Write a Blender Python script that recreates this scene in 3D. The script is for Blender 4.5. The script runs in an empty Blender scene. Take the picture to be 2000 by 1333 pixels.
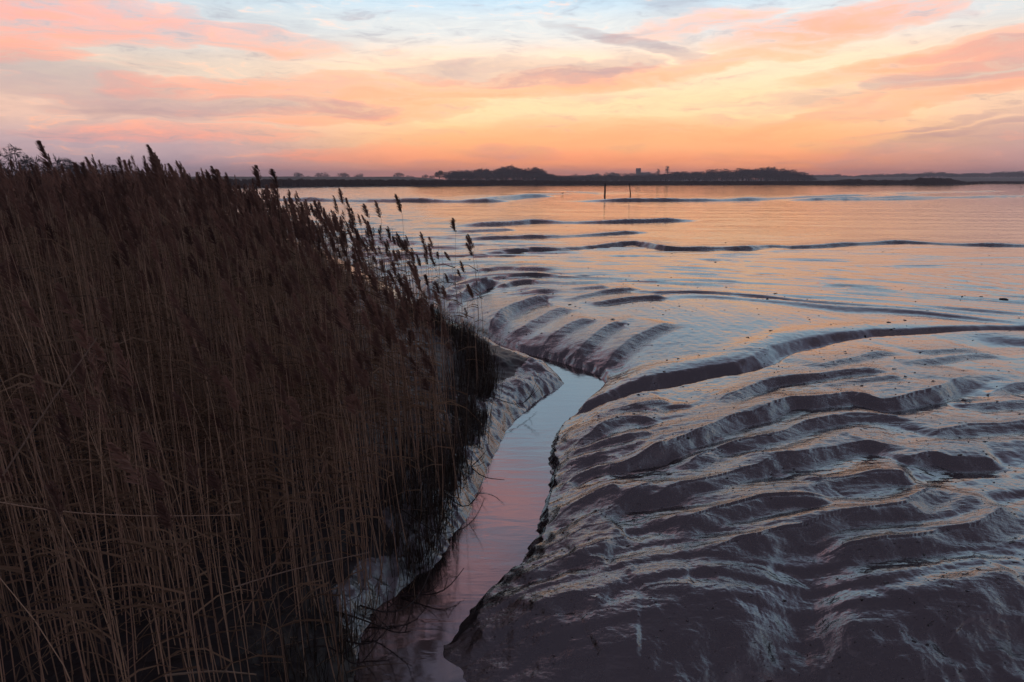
import bpy, math, random
import numpy as np
from math import radians as R
random.seed(7); rng = np.random.default_rng(7)
sc = bpy.context.scene
COL = sc.collection

# ------------------------------------------------------------------ camera
H = 2.8; F = 1333.0; PITCH = math.atan((666.5-350.0)/F)
cam_d = bpy.data.cameras.new('camera'); cam = bpy.data.objects.new('camera', cam_d); COL.objects.link(cam)
cam.location = (0, 0, H); cam.rotation_euler = (math.pi/2-PITCH, 0, 0)
cam_d.sensor_width = 36.0; cam_d.lens = 36.0*F/2000.0
cam_d.clip_start = 0.05; cam_d.clip_end = 20000
sc.camera = cam
CP, SP = math.cos(PITCH), math.sin(PITCH)

def ray(u, v):
    x = (np.asarray(u, float)-1000.0)/F; y = (666.5-np.asarray(v, float))/F
    return x, CP+y*SP, -SP+y*CP
def ground(u, v, z=0.0):
    dx, dy, dz = ray(u, v); t = (z-H)/dz
    return dx*t, dy*t
def at_dist(u, v, d):
    dx, dy, dz = ray(u, v); t = d/np.hypot(dx, dy)
    return dx*t, dy*t, H+dz*t
def azel(u, v):
    dx, dy, dz = ray(u, v)
    return math.degrees(math.atan2(dx, dy)), math.degrees(math.atan2(dz, math.hypot(dx, dy)))

# ------------------------------------------------------------------ world
def srgb(r, g, b):
    f = lambda c: (c/255/12.92) if c/255 <= 0.04045 else ((c/255+0.055)/1.055)**2.4
    return (f(r), f(g), f(b), 1.0)
class NT:
    def __init__(s, tree): s.t = tree; s.n = tree.nodes; s.l = tree.links
    def node(s, typ, **kw):
        n = s.n.new(typ)
        for k, v in kw.items(): setattr(n, k, v)
        return n
    def put(s, sock, v):
        if isinstance(v, bpy.types.NodeSocket): s.l.new(v, sock)
        else: sock.default_value = v
    def math(s, op, a, b=0.0, c=None, clamp=False):
        n = s.node('ShaderNodeMath', operation=op, use_clamp=clamp)
        s.put(n.inputs[0], a); s.put(n.inputs[1], b)
        if c is not None: s.put(n.inputs[2], c)
        return n.outputs[0]
    def mix(s, f, a, b, blend='MIX'):
        n = s.node('ShaderNodeMix', data_type='RGBA', blend_type=blend, clamp_factor=True)
        s.put(n.inputs[0], f); s.put(n.inputs[6], a); s.put(n.inputs[7], b)
        return n.outputs[2]
    def ramp(s, f, stops, interp='LINEAR'):
        n = s.node('ShaderNodeValToRGB'); cr = n.color_ramp; cr.interpolation = interp
        while len(cr.elements) < len(stops): cr.elements.new(0.5)
        for e, (p, c) in zip(cr.elements, stops):
            e.position = p; e.color = c if len(c) == 4 else (*c, 1)
        s.put(n.inputs[0], f); return n.outputs[0]
    def noise(s, vec, scale, detail=4, rough=0.5, dist=0.0, color=False):
        n = s.node('ShaderNodeTexNoise')
        if vec is not None: s.put(n.inputs['Vector'], vec)
        n.inputs['Scale'].default_value = scale; n.inputs['Detail'].default_value = detail
        n.inputs['Roughness'].default_value = rough; n.inputs['Distortion'].default_value = dist
        return n.outputs['Color' if color else 'Fac']
    def maprange(s, v, a, b, c=0.0, d=1.0, smooth=True):
        n = s.node('ShaderNodeMapRange', interpolation_type='SMOOTHSTEP' if smooth else 'LINEAR')
        s.put(n.inputs[0], v)
        for i, q in enumerate((a, b, c, d)): n.inputs[1+i].default_value = q
        return n.outputs[0]

SUN_AZ, SUN_EL = 11.0, -1.2                                   # a few minutes before sunrise: the disc is still under the horizon
world = bpy.data.worlds.new('World'); sc.world = world; world.use_nodes = True
W = NT(world.node_tree); W.n.clear()
tc = W.node('ShaderNodeTexCoord'); sep = W.node('ShaderNodeSeparateXYZ'); W.l.new(tc.outputs['Generated'], sep.inputs[0])
az = W.math('DEGREES', W.math('ARCTAN2', sep.outputs[0], sep.outputs[1]))
elr = W.math('DEGREES', W.math('ARCSINE', sep.outputs[2]))
el = W.math('MAXIMUM', elr, 0.0)
com = W.node('ShaderNodeCombineXYZ'); W.l.new(az, com.inputs[0]); W.l.new(el, com.inputs[1])
AE = com.outputs[0]
# domain warp gives the strokes torn, wispy edges
mp = W.node('ShaderNodeMapping'); mp.inputs['Scale'].default_value = (0.10, 0.42, 1); W.l.new(AE, mp.inputs[0])
wn = W.noise(mp.outputs[0], 1.0, 4, 0.62, 0.0, color=True)
vm = W.node('ShaderNodeVectorMath', operation='SUBTRACT'); W.l.new(wn, vm.inputs[0]); vm.inputs[1].default_value = (0.5, 0.5, 0.5)
vs = W.node('ShaderNodeVectorMath', operation='MULTIPLY'); W.l.new(vm.outputs[0], vs.inputs[0]); vs.inputs[1].default_value = (9.0, 2.7, 0)
va = W.node('ShaderNodeVectorMath', operation='ADD'); W.l.new(AE, va.inputs[0]); W.l.new(vs.outputs[0], va.inputs[1])
WAE = va.outputs[0]; wsep = W.node('ShaderNodeSeparateXYZ'); W.l.new(WAE, wsep.inputs[0]); WX, WY = wsep.outputs[0], wsep.outputs[1]
# clear-sky gradient: towards the glow / away from it
e01 = W.math('DIVIDE', el, 45.0, clamp=True)
glow = W.ramp(e01, [(0.0, srgb(255,138,98)), (0.03, srgb(255,164,108)), (0.06, srgb(255,192,130)), (0.12, srgb(255,211,164)),
                    (0.185, srgb(252,216,182)), (0.25, srgb(214,217,216)), (0.30, srgb(186,212,228)), (0.42, srgb(176,210,234)), (0.6, srgb(150,168,194)), (0.78, srgb(112,114,138)), (1.0, srgb(78,76,94))], 'EASE')
side = W.ramp(e01, [(0.0, srgb(160,140,156)), (0.05, srgb(186,160,164)), (0.10, srgb(222,184,166)), (0.17, srgb(212,194,178)),
                    (0.24, srgb(194,202,206)), (0.31, srgb(182,206,220)), (0.42, srgb(168,198,224)), (0.6, srgb(142,160,186)), (0.78, srgb(106,108,132)), (1.0, srgb(76,74,92))], 'EASE')
rear = W.ramp(e01, [(0.0, srgb(104,96,114)), (0.15, srgb(118,104,120)), (0.4, srgb(100,96,116)), (1.0, srgb(76,74,92))], 'EASE')
daz = W.math('ABSOLUTE', W.math('SUBTRACT', az, 9.0))
base = W.mix(W.maprange(daz, 12.0, 36.0), glow, side)
base = W.mix(W.maprange(daz, 52.0, 110.0), base, rear)
# thin high streaks everywhere
mp2 = W.node('ShaderNodeMapping'); mp2.inputs['Scale'].default_value = (0.045, 0.30, 1); mp2.inputs['Rotation'].default_value = (0, 0, R(-4)); W.l.new(WAE, mp2.inputs[0])
st = W.noise(mp2.outputs[0], 1.0, 4, 0.6, 0.0)
mp3 = W.node('ShaderNodeMapping'); mp3.inputs['Scale'].default_value = (0.22, 1.6, 1); mp3.inputs['Rotation'].default_value = (0, 0, R(-6)); W.l.new(WAE, mp3.inputs[0])
st2 = W.noise(mp3.outputs[0], 1.0, 4, 0.68, 0.0)
PINK = W.mix(W.maprange(daz, 10, 45), srgb(255,154,110), srgb(250,146,120))
PINK = W.mix(W.maprange(el, 12.0, 28.0), PINK, srgb(240,160,156))
GREY = W.mix(W.maprange(el, 0.0, 10.0), srgb(170,130,134), srgb(152,142,154))
qd = W.node('ShaderNodeCombineXYZ'); W.l.new(W.math('MULTIPLY', WX, WX), qd.inputs[0]); W.l.new(W.math('MULTIPLY', WX, WY), qd.inputs[1]); W.l.new(W.math('MULTIPLY', WY, WY), qd.inputs[2]); QUAD = qd.outputs[0]
ln = W.node('ShaderNodeCombineXYZ'); W.l.new(WX, ln.inputs[0]); W.l.new(WY, ln.inputs[1]); ln.inputs[2].default_value = 1.0; LIN = ln.outputs[0]
def strokes(lst):
    acc = None
    for (u, v, hl, ht, tilt, s) in lst:
        a, e = azel(u, v)
        ct, sn = math.cos(R(tilt)), math.sin(R(tilt)); lx, ly = hl*0.0405, ht*0.0405
        # 1 - r^2 of a tilted ellipse, expanded as a quadratic in the warped azimuth and elevation
        p, q = ct/lx, sn/lx; m_, n_ = -sn/ly, ct/ly; k1 = -(a*p+e*q); k2 = -(a*m_+e*n_)
        d2 = W.node('ShaderNodeVectorMath', operation='DOT_PRODUCT'); W.l.new(QUAD, d2.inputs[0])
        d2.inputs[1].default_value = (-(p*p+m_*m_), -2*(p*q+m_*n_), -(q*q+n_*n_))
        d1 = W.node('ShaderNodeVectorMath', operation='DOT_PRODUCT'); W.l.new(LIN, d1.inputs[0])
        d1.inputs[1].default_value = (-2*(p*k1+m_*k2), -2*(q*k1+n_*k2), 1-k1*k1-k2*k2)
        g = W.math('ADD', d2.outputs['Value'], d1.outputs['Value'], clamp=True)
        acc = W.math('MULTIPLY_ADD', g, s, 0.0 if acc is None else acc)
    return acc
pink_l = [(90,28,290,46,-1,1.3),(10,95,110,26,0,1.0),(560,165,330,26,3,1.3),(960,170,420,24,4,1.5),(1330,135,260,20,8,.8),(500,78,180,26,-4,.8),
          (1640,46,240,30,4,1.1),(1890,108,300,30,5,1.5),(1900,172,280,20,4,1.2),(700,222,260,24,3,1.1),(800,300,300,16,1,1.2),(1200,285,520,60,1,.9),
          (1560,238,150,12,13,1.2),(1760,214,220,13,9,1.1),(350,262,260,20,0,.6),(1180,160,300,16,7,.9),(1080,318,300,24,0,.9),(1360,45,180,22,6,.6)]
grey_l = [(90,150,240,34,-4,1.1),(400,205,280,20,3,.9),(990,142,260,22,-1,1.0),(1190,134,130,18,6,1.0),(1235,78,180,15,-12,.9),(1910,140,190,24,4,1.3),
          (1960,92,160,12,2,.9),(700,214,90,20,0,.9),(1880,262,240,9,10,.8),(1930,292,320,30,2,.9),(1000,302,110,16,0,.5),(1820,250,200,7,9,.6),(900,134,70,14,0,.8),(520,335,700,26,0,.4)]
pk = strokes(pink_l); gk = strokes(grey_l)
tex = W.maprange(st2, 0.34, 0.66, 0.12, 1.35)
pk = W.math('MULTIPLY', pk, tex); gk = W.math('MULTIPLY', gk, tex)
pk = W.math('DIVIDE', pk, W.math('ADD', pk, 0.36)); gk = W.math('DIVIDE', gk, W.math('ADD', gk, 0.42))
pk = W.math('MULTIPLY', pk, W.maprange(st, 0.3, 0.6, 0.45, 1.0)); gk = W.math('MULTIPLY', gk, W.maprange(st, 0.62, 0.35, 0.45, 1.0))
pn = W.math('MULTIPLY', W.maprange(st, 0.56, 0.80, 0.0, 0.4), W.math('MULTIPLY', W.maprange(el, 50.0, 30.0), W.maprange(daz, 100.0, 55.0)))
hi = W.math('MULTIPLY', W.math('MULTIPLY', W.maprange(el, 20.0, 26.0), W.maprange(el, 40.0, 31.0)), W.math('MULTIPLY', W.maprange(st, 0.40, 0.62, 0.0, 0.75), W.math('MULTIPLY', W.maprange(daz, 90.0, 50.0), W.maprange(az, 18.0, 3.0))))     # broad pink veil overhead, seen mirrored in the creek
pn = W.math('MAXIMUM', pn, hi)
gn = W.maprange(st, 0.47, 0.27, 0.0, 0.55)
c = W.mix(gn, base, GREY)
c = W.mix(pn, c, PINK)
c = W.mix(W.maprange(st2, 0.54, 0.72, 0.0, 0.42), c, W.mix(W.maprange(el, 3.0, 12.0), srgb(255,170,120), srgb(250,196,172)))
c = W.mix(W.maprange(st2, 0.44, 0.30, 0.0, 0.2), c, GREY)
c = W.mix(W.math('MULTIPLY', pk, 0.82), c, PINK)
c = W.mix(W.math('MULTIPLY', gk, 0.95), c, GREY)
c = W.mix(1.0, c, W.ramp(st2, [(0.3, (.86,.86,.89)), (0.7, (1.09,1.07,1.04))]), 'MULTIPLY')
sky = W.node('ShaderNodeTexSky', sky_type='NISHITA', sun_disc=False)
sky.sun_elevation = R(SUN_EL); sky.sun_rotation = R(SUN_AZ); sky.altitude = 0; sky.dust_density = 1.5
bg1 = W.node('ShaderNodeBackground'); W.l.new(sky.outputs[0], bg1.inputs[0]); bg1.inputs[1].default_value = 0.015
bg2 = W.node('ShaderNodeBackground'); W.l.new(c, bg2.inputs[0]); bg2.inputs[1].default_value = 1.24
ad = W.node('ShaderNodeAddShader'); W.l.new(bg1.outputs[0], ad.inputs[0]); W.l.new(bg2.outputs[0], ad.inputs[1])
wo = W.node('ShaderNodeOutputWorld'); W.l.new(ad.outputs[0], wo.inputs[0])

sun_d = bpy.data.lights.new('sun', 'SUN'); sun = bpy.data.objects.new('sun', sun_d); COL.objects.link(sun)
sun_d.energy = 0.5; sun_d.angle = R(0.5); sun_d.color = (1.0, 0.66, 0.42)
sun.rotation_euler = (R(90-SUN_EL), 0, R(180-SUN_AZ)); sun.location = (0, 0, 60)

sc.view_settings.view_transform = 'Standard'; sc.view_settings.look = 'None'
sc.view_settings.exposure = 0.14; sc.view_settings.gamma = 1.0
sc.cycles.use_denoising = True
world.cycles.sampling_method = 'MANUAL'; world.cycles.sample_map_resolution = 256
sc.cycles.max_bounces = 4; sc.cycles.diffuse_bounces = 2; sc.cycles.glossy_bounces = 2; sc.cycles.volume_bounces = 1
sc.cycles.volume_step_rate = 4.0

# ------------------------------------------------------------------ helpers
def mesh_obj(name, verts, faces, mats, parent=None, smooth=False, midx=None, link=True):
    me = bpy.data.meshes.new(name)
    verts = np.asarray(verts, np.float32)
    if isinstance(faces, np.ndarray) or len({len(q) for q in faces}) == 1:
        faces = np.asarray(faces)
        n, k = faces.shape
        me.vertices.add(len(verts)); me.vertices.foreach_set('co', verts.ravel())
        me.loops.add(n*k); me.loops.foreach_set('vertex_index', faces.astype(np.int32).ravel())
        me.polygons.add(n); me.polygons.foreach_set('loop_start', np.arange(0, n*k, k, dtype=np.int32))
        if midx is not None: me.polygons.foreach_set('material_index', np.asarray(midx, np.int32))
        me.update(calc_edges=True)
    else:
        me.from_pydata([tuple(map(float, v)) for v in verts], [], [list(f) for f in faces])
    for m in (mats if isinstance(mats, (list, tuple)) else [mats]): me.materials.append(m)
    me.polygons.foreach_set('use_smooth', np.full(len(me.polygons), smooth))
    o = bpy.data.objects.new(name, me)
    if link: COL.objects.link(o)
    if parent: o.parent = parent
    return o
def tag(o, label=None, cat=None, group=None, kind=None):
    for k, v in (('label', label), ('category', cat), ('group', group), ('kind', kind)):
        if v: o[k] = v
    return o
def empty(name, loc, rz=0.0):
    o = bpy.data.objects.new(name, None); COL.objects.link(o); o.empty_display_size = 0.1
    o.location = loc; o.rotation_euler = (0, 0, rz); return o
def sstep(a, b, x):
    t = np.clip((x-a)/(b-a), 0, 1); return t*t*(3-2*t)
def hash2(ix, iy, seed):
    h = (ix.astype(np.int64)*374761393 + iy.astype(np.int64)*668265263 + seed*982451653) & 0x7fffffff
    h = ((h ^ (h >> 13))*1274126177) & 0x7fffffff
    return (h ^ (h >> 16)) & 0xffff
def perlin(x, y, seed=0):
    x0 = np.floor(x); y0 = np.floor(y); fx = x-x0; fy = y-y0
    ux = fx*fx*fx*(fx*(fx*6-15)+10); uy = fy*fy*fy*(fy*(fy*6-15)+10)
    def g(i, j):
        a = hash2(x0+i, y0+j, seed)*(2*math.pi/65536.0)
        return np.cos(a)*(fx-i)+np.sin(a)*(fy-j)
    n0 = g(0,0)*(1-ux)+g(1,0)*ux; n1 = g(0,1)*(1-ux)+g(1,1)*ux
    return 1.5*(n0*(1-uy)+n1*uy)
def fbm(x, y, seed=0, oct=4, gain=0.5):
    s = 0.0; a = 1.0
    for i in range(oct):
        s = s+a*perlin(x, y, seed+i*17); x = x*2.03+3.1; y = y*2.03-1.7; a *= gain
    return s
def bsdf_mat(name):
    m = bpy.data.materials.new(name); m.use_nodes = True
    t = NT(m.node_tree); b = t.n['Principled BSDF']
    return m, t, b
def plain(name, col, rough=0.7, var=0.25, scale=8.0, objvar=0.0, spec=0.3):
    m, t, b = bsdf_mat(name)
    tcn = t.node('ShaderNodeTexCoord')
    n = t.noise(tcn.outputs['Object'], scale, 5, 0.6)
    dark = tuple(c*(1-var) for c in col); lite = tuple(min(1, c*(1+var)) for c in col)
    cc = t.ramp(n, [(0.3, dark), (0.7, lite)])
    if objvar:
        oi = t.node('ShaderNodeObjectInfo')
        cc = t.mix(1.0, cc, t.ramp(oi.outputs['Random'], [(0, (1-objvar,)*3), (1, (1+objvar,)*3)]), 'MULTIPLY')
    t.l.new(cc, b.inputs['Base Color']); b.inputs['Roughness'].default_value = rough
    b.inputs['Specular IOR Level'].default_value = spec
    bp = t.node('ShaderNodeBump'); bp.inputs['Strength'].default_value = 0.3; bp.inputs['Distance'].default_value = 0.02
    t.l.new(n, bp.inputs['Height']); t.l.new(bp.outputs[0], b.inputs['Normal'])
    return m

# ------------------------------------------------------------------ layout traced from the photograph
ZW = -0.36                                                    # creek water level; the open mud lies near z = 0
def chaikin(P, n=1):
    P = np.asarray(P, float)
    for _ in range(n):
        Q = np.empty((2*(len(P)-1)+2, 2)); Q[0] = P[0]; Q[-1] = P[-1]
        Q[1:-1:2] = P[:-1]*.75+P[1:]*.25; Q[2:-1:2] = P[:-1]*.25+P[1:]*.75; P = Q
    return P
def line_px(pts, z=0.0):
    a = np.array(pts, float); x, y = ground(a[:,0], a[:,1], z); return np.stack([x, y], 1)
left_px = [(640,1500),(665,1400),(690,1333),(705,1245),(742,1190),(800,1150),(850,1110),(882,1060),(912,1018),(940,950),(968,890),(990,842),(1035,795),(1072,770),
           (1106,750),(1092,734),(1060,719),(1028,706),(988,692),(950,675),(905,655),(862,636),(820,613),(778,592),(738,568),(700,546),(650,518),(590,488),(520,462),(420,438),(250,415),(-100,396)]
right_px = [(960,1500),(935,1400),(900,1333),(862,1285),(872,1240),(930,1180),(985,1130),(1020,1100),(1030,1070),(1045,1040),(1060,990),(1070,950),(1068,910),(1076,870),(1090,840),(1112,815),
            (1138,795),(1165,774),(1182,746),(1155,728),(1105,712),(1062,700),(1012,687),(962,667),(920,645),(880,622),(840,600),(800,578),(760,556),(720,534),(668,506),(605,478),(535,454),(432,432),(260,410),(-100,393)]
LE = line_px(left_px, ZW); RE = line_px(right_px, ZW)
POLY = np.concatenate([LE, RE[::-1]])

def seg_dist(px, py, P):
    """distance to a polyline, signed offset (left of travel positive), arc fraction"""
    best = np.full(px.shape, 1e9); sgn = np.zeros(px.shape); par = np.zeros(px.shape)
    L = np.concatenate([[0], np.cumsum(np.hypot(*(P[1:]-P[:-1]).T))])
    for i in range(len(P)-1):
        a = P[i]; d = P[i+1]-a; l2 = d@d+1e-12
        t = np.clip(((px-a[0])*d[0]+(py-a[1])*d[1])/l2, 0, 1)
        ex = px-a[0]-t*d[0]; ey = py-a[1]-t*d[1]; q = np.hypot(ex, ey)
        m = q < best
        best[m] = q[m]; sgn[m] = np.sign(d[0]*ey-d[1]*ex)[m]; par[m] = ((L[i]+t*math.sqrt(l2))/L[-1])[m]
    return best, sgn, par
def inside(px, py, P):
    r = np.zeros(px.shape, bool); n = len(P); j = n-1
    for i in range(n):
        yi, yj, xi, xj = P[i,1], P[j,1], P[i,0], P[j,0]
        if yi != yj:
            r ^= ((yi > py) != (yj > py)) & (px < (xj-xi)*(py-yi)/(yj-yi)+xi)
        j = i
    return r

def z1(pts): return [(1200+x/2.5, 580+y/2.5) for x, y in pts]
def z2(pts): return [(1200+x/2.5, 920+y/2.5) for x, y in pts]
def za(pts): return [(640+x/3.03, 480+y/3.03) for x, y in pts]
def zb(pts): return [(600+x/2.941, 880+y/2.941) for x, y in pts]
def zc(pts): return [(820+x/4.0, 480+y/4.0) for x, y in pts]
# (crest line left to right, crest height, face width towards the viewer, tail length behind, trench depth)
RIDGES = [
 (z1([(180,540),(240,508),(330,505),(400,520)]), .05,.16,.35,.3),
 (z1([(480,520),(530,490),(640,450),(760,412),(900,405),(1000,395),(1100,380),(1250,380),(1370,385)]), .08,.22,.5,.4),
 (z1([(1000,450),(1040,440),(1150,425),(1250,420),(1340,415),(1420,415)]), .04,.2,.4,.3),
 (z1([(-60,800),(0,790),(130,775),(250,745),(320,700),(430,665),(520,622),(600,590),(680,578),(800,545),(850,525),(950,520),(1050,505),(1150,490),(1230,510),(1330,525),(1480,490),(1580,470),(1650,440),(1750,400),(1820,380)]), .13,.26,.45,.5),
 (z1([(280,830),(400,790),(480,740),(620,710),(760,685),(840,665),(900,635),(1000,610),(1130,590),(1230,590),(1350,600),(1470,600)]), .09,.22,.4,.4),
 (z1([(-80,1040),(0,1000),(100,960),(200,970),(300,930),(450,900),(520,880),(600,850),(720,830),(800,795),(900,780),(1000,760),(1100,745),(1180,725),(1250,725),(1350,740),(1480,750)]), .10,.24,.4,.4),
 (z1([(1400,810),(1480,787),(1560,780),(1650,800),(1780,800),(1920,810)]), .08,.24,.4,.4),
 (z1([(1540,690),(1650,662),(1750,640),(1850,640),(2000,630),(2150,620)]), .08,.24,.5,.4),
 (z1([(1680,540),(1750,530),(1850,530),(1980,520),(2100,515)]), .06,.24,.5,.4),
 (z1([(1800,480),(1900,445),(2000,430),(2150,415)]), .06,.24,.5,.4),
 (z1([(960,360),(1100,330),(1180,315),(1270,292),(1370,280)]), .05,.25,.5,.3),
 (z1([(1400,345),(1480,330),(1550,320),(1640,310),(1750,292),(1880,290)]), .05,.25,.5,.3),
 (z1([(1480,290),(1550,280),(1650,278),(1780,270)]), .04,.25,.5,.3),
 (z2([(280,300),(350,255),(430,215),(550,180),(650,155),(720,140),(850,135),(960,145),(1090,165)]), .12,.26,.4,.4),
 (z2([(960,80),(1020,57),(1150,50),(1350,35),(1490,52)]), .08,.24,.4,.4),
 (z2([(380,420),(500,370),(600,340),(700,345),(770,310),(900,290),(1000,270),(1100,240),(1200,225),(1300,205),(1400,195),(1450,150),(1520,120),(1650,90)]), .11,.26,.4,.4),
 (z2([(1000,385),(1150,370),(1250,360),(1350,340),(1480,340),(1560,320),(1640,295),(1750,290),(1850,230),(1990,190)]), .11,.26,.35,.4),
 (z2([(1620,740),(1700,690),(1800,660),(2000,650),(2200,640)]), .10,.3,.4,.3),
 (z2([(120,545),(200,525),(300,530),(400,540)]), .05,.2,.3,.3),
 (z2([(450,490),(560,450),(680,440),(780,470)]), .05,.25,.3,.3),
 (za([(1430,1120),(1600,1060),(1680,1010),(1780,990),(1850,1000),(1980,1015)]), .07,.18,.35,.3),
 (za([(1420,1160),(1600,1130),(1750,1120),(1950,1100)]), .05,.14,.3,.3),
 (za([(1310,1290),(1450,1230),(1550,1200),(1650,1208),(1740,1235)]), .07,.18,.3,.3),
 (za([(1370,1340),(1420,1300),(1480,1270),(1600,1258),(1700,1270),(1850,1240),(2040,1190)]), .10,.2,.3,.4),
 (za([(1560,970),(1700,932),(1850,918),(2050,895)]), .05,.18,.4,.3),
 (zb([(1370,300),(1500,240),(1600,220),(1700,205),(1830,210)]), .07,.18,.3,.3),
 (zb([(1520,360),(1700,310),(1850,240),(2020,190)]), .06,.18,.3,.3),
 (zb([(1290,480),(1400,440),(1530,420),(1600,382),(1700,390),(1800,402)]), .06,.18,.3,.3),
 (zb([(1500,535),(1680,520),(1800,470),(1880,455)]), .05,.18,.3,.3),
 (zb([(1250,650),(1300,600),(1400,552),(1500,545),(1600,570),(1740,605)]), .08,.2,.3,.3),
 (zb([(1350,860),(1440,790),(1520,775),(1600,790),(1710,835)]), .07,.2,.3,.3),
 (zb([(1670,1040),(1800,1010),(1930,1022)]), .05,.2,.3,.3),
 # far bank, curling down to the creek
 (zc([(-160,450),(-60,400),(40,340),(120,290),(200,255),(290,240),(400,235)]), .16,.5,.8,.4),
 (zc([(110,500),(200,430),(300,370),(400,330),(500,300),(640,290)]), .14,.45,.8,.4),
 (zc([(60,450),(150,390),(230,340),(320,310),(400,320)]), .08,.35,.5,.3),
 (zc([(380,690),(480,610),(560,560),(650,500),(740,460),(850,430),(1000,405),(1080,420)]), .16,.45,.8,.5),
 (zc([(700,640),(820,600),(900,570),(1050,510),(1200,490)]), .09,.4,.6,.3),
 (zc([(860,760),(1000,680),(1100,650),(1240,590),(1400,580)]), .08,.35,.6,.3),
 (zc([(1180,800),(1300,730),(1450,640),(1560,610),(1660,620)]), .09,.35,.6,.3),
 (zc([(1420,860),(1560,780),(1700,700),(1850,650),(2000,600)]), .09,.35,.6,.3),
 (zc([(620,330),(750,300),(880,300),(930,320)]), .07,.4,.6,.3),
 (zc([(900,380),(1050,360),(1200,350),(1500,340)]), .05,.4,.8,.3),
 (zc([(1100,440),(1300,400),(1500,370),(1750,360)]), .05,.4,.8,.3),
 (zc([(1300,470),(1500,450),(1700,430),(1950,420)]), .05,.4,.8,.3),
 (zc([(420,210),(640,190),(900,200),(1100,205)]), .06,.4,.9,.3),
 (zc([(500,270),(800,250),(1100,260),(1400,235)]), .05,.4,.9,.3),
 # gullies over the open flat
 ([(890,506),(920,502),(960,496),(1050,491),(1150,486),(1235,478),(1262,481),(1290,488),(1340,490),(1400,487),(1450,489),(1490,483),(1530,484),(1560,487),(1640,480),(1700,478),(1760,475),(1830,478),(1900,481),(2000,482),(2200,486)], .10,.6,1.2,.6),
 ([(860,444),(960,440),(1010,437),(1040,434),(1150,436),(1250,434),(1370,430)], .16,1.2,2.0,.5),
 ([(880,471),(1000,466),(1080,464),(1150,461),(1270,455)], .09,.8,1.5,.5),
 ([(500,391),(700,394),(800,394),(930,395),(1000,392)], .34,2.5,5,.5),
 ([(960,392),(985,388),(1020,385),(1080,383)], .38,3,5,.5),
 ([(1060,394),(1300,393),(1430,392),(1540,388),(1640,384),(1730,381)], .30,2.5,5,.5),
 ([(1500,393),(1600,390),(1750,387),(1900,386),(2060,382)], .26,2.5,5,.5),
 ([(1560,390),(1650,391),(1760,390),(1850,388)], .20,2,4,.4),
 ([(1720,380),(1800,377),(1900,375),(1960,373)], .25,3,6,.4),
 ([(1060,375),(1120,374),(1180,380)], .2,3,5,.4),
 ([(1040,380),(1100,379),(1180,379)], .15,3,5,.4),
 ([(870,455),(950,452),(1010,450)], .07,.8,1.5,.4),
]
G1 = [(1135,793),(1150,788),(1200,780),(1240,769),(1320,753),(1400,741),(1460,736),(1504,724),(1540,705),(1600,688),(1640,680),(1720,671),(1800,668),(1880,666),(2000,662),(2300,656)]
G1w = line_px(G1, -0.16)
FRONT = chaikin(line_px(z2([(-560,420),(-420,560),(-260,650),(-120,690),(0,690),(120,670),(300,625),(450,580),(600,580),(740,565),(860,500),(960,470),(1060,500),(1120,560),(1200,590),(1380,575),(1600,550),(1850,500),(2000,465),(2300,420)]), 0.0), 2)
S8 = chaikin(line_px(z2([(1120,520),(1000,600),(900,690),(830,790),(840,900),(880,1040),(900,1200)]), -0.2), 1)
RW = []
for pts, A, w, Lt, tr in RIDGES:
    P_ = line_px(pts, 0.0); far_ = np.hypot(*P_.T).min() > 14
    RW.append((chaikin(P_, 1), A*(1.1 if far_ else 0.72), (w*0.42 if far_ else w*0.66), Lt, tr))

# coordinate across the ridge pattern, fitted to the traced crests
def basis_grad(x, y):
    X, Y = x/10, y/10; gx = []; gy = []
    for i in range(0, 5):
        for j in range(0, 5-i):
            if i+j == 0 or (i == 0 and j == 1): continue
            gx.append(i*X**max(i-1,0)*Y**j/10 if i else 0*X); gy.append(j*X**i*Y**max(j-1,0)/10 if j else 0*X)
    return np.array(gx), np.array(gy)
def basis(x, y):
    X, Y = x/10, y/10
    return np.array([X**i*Y**j for i in range(0,5) for j in range(0,5-i) if not (i+j == 0 or (i == 0 and j == 1))])
rowsA, rhs = [], []
for P, *_ in RW:
    for i in range(len(P)-1):
        m = (P[i]+P[i+1])/2
        if np.hypot(*m) > 26: continue
        t = P[i+1]-P[i]; l = np.hypot(*t); t = t/l
        gx, gy = basis_grad(m[0:1], m[1:2]); w_ = math.sqrt(l)
        rowsA.append((gx[:,0]*t[0]+gy[:,0]*t[1])*w_); rhs.append(-t[1]*w_)
rowsA = np.array(rowsA); rhs = np.array(rhs); lam = 0.02
COEF = np.linalg.solve(rowsA.T@rowsA+lam*np.eye(rowsA.shape[1])*1.0, rowsA.T@rhs)
def across(x, y):
    r = np.hypot(x, y); xc = np.clip(x, -8, 14); yc = np.clip(y, 2.5, 26)
    return y+(1-sstep(16, 26, r))*np.tensordot(COEF, basis(xc, yc), 1)

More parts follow.
